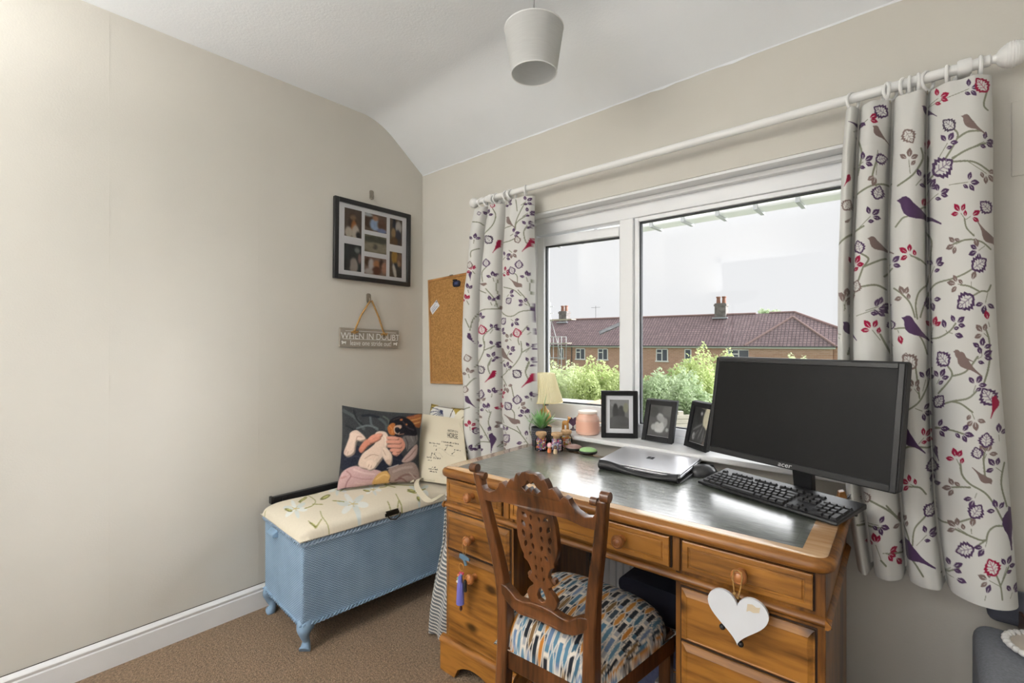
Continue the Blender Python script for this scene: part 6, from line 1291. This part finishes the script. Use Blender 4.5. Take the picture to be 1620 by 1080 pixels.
ob('stand', MB().lathe([(.014,0),(.014,.004),(.005,.008),(.004,.016)], n=18), mat('pewter', S(110,104,112), .35, metal=.7), ho)

# ================================================================== HUNG ON THE KNOBS
hx, hy, hzz = dk(1.05, -.022, .598)
hp_ = thing('heart_plaque', 'white wooden heart plaque hanging from the right drawer knob', 'plaque', (hx, hy, hzz), math.radians(2))
ob('heart_board', MB().prism(heart(.069, 60), lambda a,b,d: (a, d, b-.004), -.004, .004), mat('chalk_white', S(222,224,228), .6, var=(9,.05)), hp_, bevel=.0015)
ob('string', MB().tube([(-.010,-.002,.080),(-.006,-.006,.05),(.002,-.005,.034)], .0014, 6).tube([(.010,-.002,.080),(.006,-.006,.05),(.002,-.005,.034)], .0014, 6).tube([(-.010,-.002,.080),(-.008,.0,.094),(0,.0,.0985),(.008,0,.094),(.010,-.002,.080)], .0014, 6), M_ROPE, hp_)
ob('knot', MB().sph((-.004,-.008,.046), (.004,.003,.004), 10, 6), M_ROPE, hp_); ob('hole', MB().cyl((.002,-.0046,.033),(.002,-.004,.033),.0026,n=12), M_BP, hp_)
ob('glue_stain', MB().prism([(.020,.012),(.026,.016),(.034,.014),(.046,.018),(.048,.030),(.040,.028),(.032,.032),(.022,.030)], lambda a,b,d: (a, d, b), -.0046, -.0041), mat('stain', S(206,190,164), .8), hp_, smooth=0)
for bx_, bz_ in ((-.034,-.046),(.006,-.071)): ob('bead', MB().sph((bx_,.003,bz_), .0068, 14, 9), M_BP, hp_)
tx, ty, tz = dk(.163, -.020, .524)
ts = thing('tassel_keyring', 'lilac tassel key ring hanging from the left drawer knob', 'key ring', (tx, ty, tz), math.radians(2))
ob('loop', MB().tube([(-.004,0,-.05),(-.010,0,-.012),(0,.004,.018),(.010,0,-.012),(.003,0,-.05)], .0011, 6), M_ROPE, ts)
ob('tag', MB().prism([(-.022,-.046),(-.004,-.044),(.024,-.052),(.026,-.060),(.006,-.062),(.014,-.078),(.004,-.082),(-.004,-.064),(-.024,-.060)], lambda a,b,d: (a,d,b), -.003, .003), mat('blue_tag', S(92,120,140), .5), ts, bevel=.001)
ob('split_ring', MB().tube([(-.012+.011*math.cos(a), -.003, -.090+.013*math.sin(a)) for a in np.linspace(0,6.28,22)[:-1]], .0013, 6, closed=True), mat('gold_ring', S(190,140,80), .3, metal=.9), ts)
for k, (bx_, bz_, r_, c_) in enumerate(((-.016,-.112,.0055,0),(-.024,-.122,.005,5),(-.027,-.134,.005,3),(-.030,-.146,.0045,6),(-.010,-.116,.006,7),(-.004,-.110,.005,0))): ob('bead', MB().sph((bx_,-.004,bz_), r_, 12, 8), BEADM[c_], ts)
LIL = mat('lilac_thread', S(122,120,200), .8, var=(40,.3,(1,1,.05)))
ob('tassel_head', MB().lathe([(.003,-.118),(.007,-.122),(.0085,-.136),(.0075,-.142)], (-.014,-.006,0), 16), LIL, ts)
ob('tassel_skirt', MB().lathe([(.007,-.140),(.0105,-.150),(.0125,-.19),(.0135,-.218),(.012,-.219)], (-.014,-.006,0), 40, mod=lambda k: 1+(.05 if k % 2 else -.05)), LIL, ts)
ob('charm', MB().lathe([(.004,-.13),(.0065,-.134),(.0065,-.168),(.004,-.171)], (.006,-.002,0), 16), M_BP, ts)
ob('bead', MB().lathe([(.001,-.222),(.005,-.228),(.0055,-.236),(.001,-.243)], (-.011,-.006,0), 12), mat('dark_red_bead', S(70,30,28), .35), ts)

# ================================================================== UNDER THE DESK
ra = thing('radiator', 'white ribbed panel radiator on the wall under the window', 'radiator', (1.55, -.055, .12))
ob('panel', MB().box(-.42,.42,-.004,.012,0,.56), M_GLOSS, ra, smooth=0)
rbm = MB()
for k in range(26): rbm.prism([(-.010,0),(-.006,-.008),(.006,-.008),(.010,0)], lambda a,b,d: (-.40+k*.032+a, b-.004, d), .02, .54)
rib = ob('ribs', rbm, M_GLOSS, ra, smooth=0); ob('valve', MB().cyl((.44,0,.03),(.44,0,.09),.014,n=14).cyl((.42,0,.04),(.45,0,.04),.009,n=10), M_GLOSS, ra); ob('pipe', MB().cyl((.44,0,-.12),(.44,0,.03),.0075,n=10).cyl((-.43,0,-.12),(-.43,0,.03),.0075,n=10), M_GLOSS, ra)
ob('wall_bracket', MB().box(-.3,-.27,.012,.05,.1,.45).box(.27,.30,.012,.05,.1,.45), M_GLOSS, ra, smooth=0)
bx_ = thing('storage_box', 'slate blue fabric storage box under the desk', 'box', (1.60, -.25, 0), .0)
ob('box_body', MB().box(-.14,.14,-.11,.11,0,.24), mat('slate_fabric', S(98,106,142), .9, bump=(300,.4,(1,1,1),.002), var=(80,.2)), bx_, bevel=.008); ob('box_lid', MB().box(-.145,.145,-.115,.115,.235,.262), mat('slate_lid', S(84,90,124), .9), bx_, bevel=.004)
dc = thing('dark_bundle', 'dark navy folded blanket on the box under the desk', 'blanket', (1.625, -.25, .262))
for k in range(3): ob('fold', MB().prism(rrect(.24-.01*k,.055,.024), lambda a,b,d: (a-.12+.004*k, d, b+.052*k), -.09, .09), mat('navy_wool', S(36,38,54), .95), dc, smooth=60)
gb = thing('gift_bag', 'white paper bag with green leaf print behind the chair', 'bag', (1.752, -.40, 0), .05)
ob('bag_body', MB().box(-.06,.045,-.05,.05,0,.20), mat('white_paper', S(206,204,210), .7), gb, bevel=.002)
for a, b, r_ in ((-.03,.15,30),(.0,.10,-20),(-.02,.05,60),(.025,.16,10)):
    c_, s_2 = math.cos(math.radians(r_)), math.sin(math.radians(r_)); ob('leaf_print', MB().prism([(a+(x*c_-z*s_2), b+(x*s_2+z*c_)) for x, z in ((-.02,0),(-.008,.009),(.008,.008),(.02,0),(.008,-.008),(-.008,-.009))], lambda p,q_,d: (p,d,q_), -.0508, -.050), mat('leaf_ink', S(110,142,104), .7), gb, smooth=0)
ob('handle', MB().tube([(-.03,-.03,.2),(-.02,-.03,.24),(.015,-.03,.24),(.022,-.03,.2)], .002, 6), M_ROPE, gb)

# ================================================================== GREY SEAT AT THE RIGHT
M_GRF = mat('grey_upholstery', S(130,133,141), .9, spec=.15, var=(160,.2), bump=(420,.3,(1,1,1),.002)); M_GRF2 = mat('dark_grey_upholstery', S(92,94,104), .9, spec=.15, bump=(420,.3,(1,1,1),.002))
gs = thing('grey_stool', 'grey fabric upholstered seat at the bottom right corner', 'seat', (2.72, -.38, 0))
ob('seat_pad', MB().box(-.32,.32,-.36,.325,.26,.49), M_GRF, gs, bevel=.035, segs=5); ob('seat_base', MB().box(-.30,.30,-.34,.28,.09,.27), M_GRF2, gs, bevel=.01)
for sx in (-1, 1):
    for sy in (-.30, .24): ob('leg', MB().cyl((sx*.26,sy,0),(sx*.26,sy,.095),.016,.022,14), MAHO, gs)
ob('piping', MB().tube([(a*.316, b,    .28) for a, b in ((-1,-.355),(1,-.355),(1,.295),(-1,.295))], .004, 6, closed=True), M_GRF2, gs)
gk_ = thing('grey_cushion', 'darker grey cushion propped against the wall behind the seat', 'cushion', (2.65, -.026, .49))
ob('cushion_cover', MB().box(-.22,.22,-.024,.022,.0,.085), M_GRF2, gk_, bevel=.018, segs=4); ob('zip_seam', MB().tube([(-.2,0,.086),(.2,0,.086)], .002, 6), M_GRF, gk_)
cd = thing('crochet_dish', 'white crochet edged dish with a blue bead', 'dish', (2.525, -.165, .4905)); cd.rotation_euler = (0,0,0)
ob('dish', MB().lathe([(.05,.002),(.062,.006),(.070,.014),(.068,.017),(.058,.010),(.001,.007)], n=36), mat('shell_cream', S(206,196,184), .6), cd)
cm_ = MB()
for k in range(30): a = 2*math.pi*k/30; cm_.sph((.071*math.cos(a), .071*math.sin(a), .016), (.0085,.0085,.007), 8, 6)
ob('crochet_edge', cm_, mat('white_yarn', S(226,224,222), .9, bump=(300,.5,(1,1,1),.003)), cd); ob('blue_bead', MB().sph((.012,-.01,.016), .012, 14, 9), mat('blue_glass_bead', S(110,156,206), .25), cd)
wbx = thing('wooden_box', 'small open wooden box on the grey seat', 'box', (2.56, -.082, .4905), .1)
ob('box_side', MB().box(-.07,.07,-.05,-.044,0,.045).box(-.07,.07,.044,.05,0,.045).box(-.07,-.064,-.044,.044,0,.045).box(.064,.07,-.044,.044,0,.045), MAHO, wbx, smooth=0); ob('box_floor', MB().box(-.064,.064,-.044,.044,0,.004), PINED, wbx, smooth=0)
# invented uplighter out of view, added to brighten the ceiling
fl = thing('added_uplighter', 'slim standing uplighter added out of view to brighten the ceiling', 'lamp', (.80, -3.08, 0))
ob('base', MB().lathe([(.13,0),(.13,.012),(.03,.024),(.012,.04)], n=32), M_BPM, fl); ob('pole', MB().cyl((0,0,.03),(0,0,1.62),.011,n=14), M_BPM, fl); ob('bowl', MB().lathe([(.012,1.60),(.10,1.62),(.20,1.66),(.25,1.72),(.248,1.722),(.198,1.665),(.098,1.626),(.008,1.61)], n=36, caps=False), M_GLOSS, fl)
ll = bpy.data.lights.new('added_ceiling_fill', 'AREA'); lo = bpy.data.objects.new('added_ceiling_fill', ll); COL.objects.link(lo); lo.parent = fl; lo.location = (0,0,1.70); lo.rotation_euler = (math.pi+math.radians(12),0,0)
ll.shape = 'DISK'; ll.size = .44; ll.energy = 128; ll.color = (1.0,.985,.955)
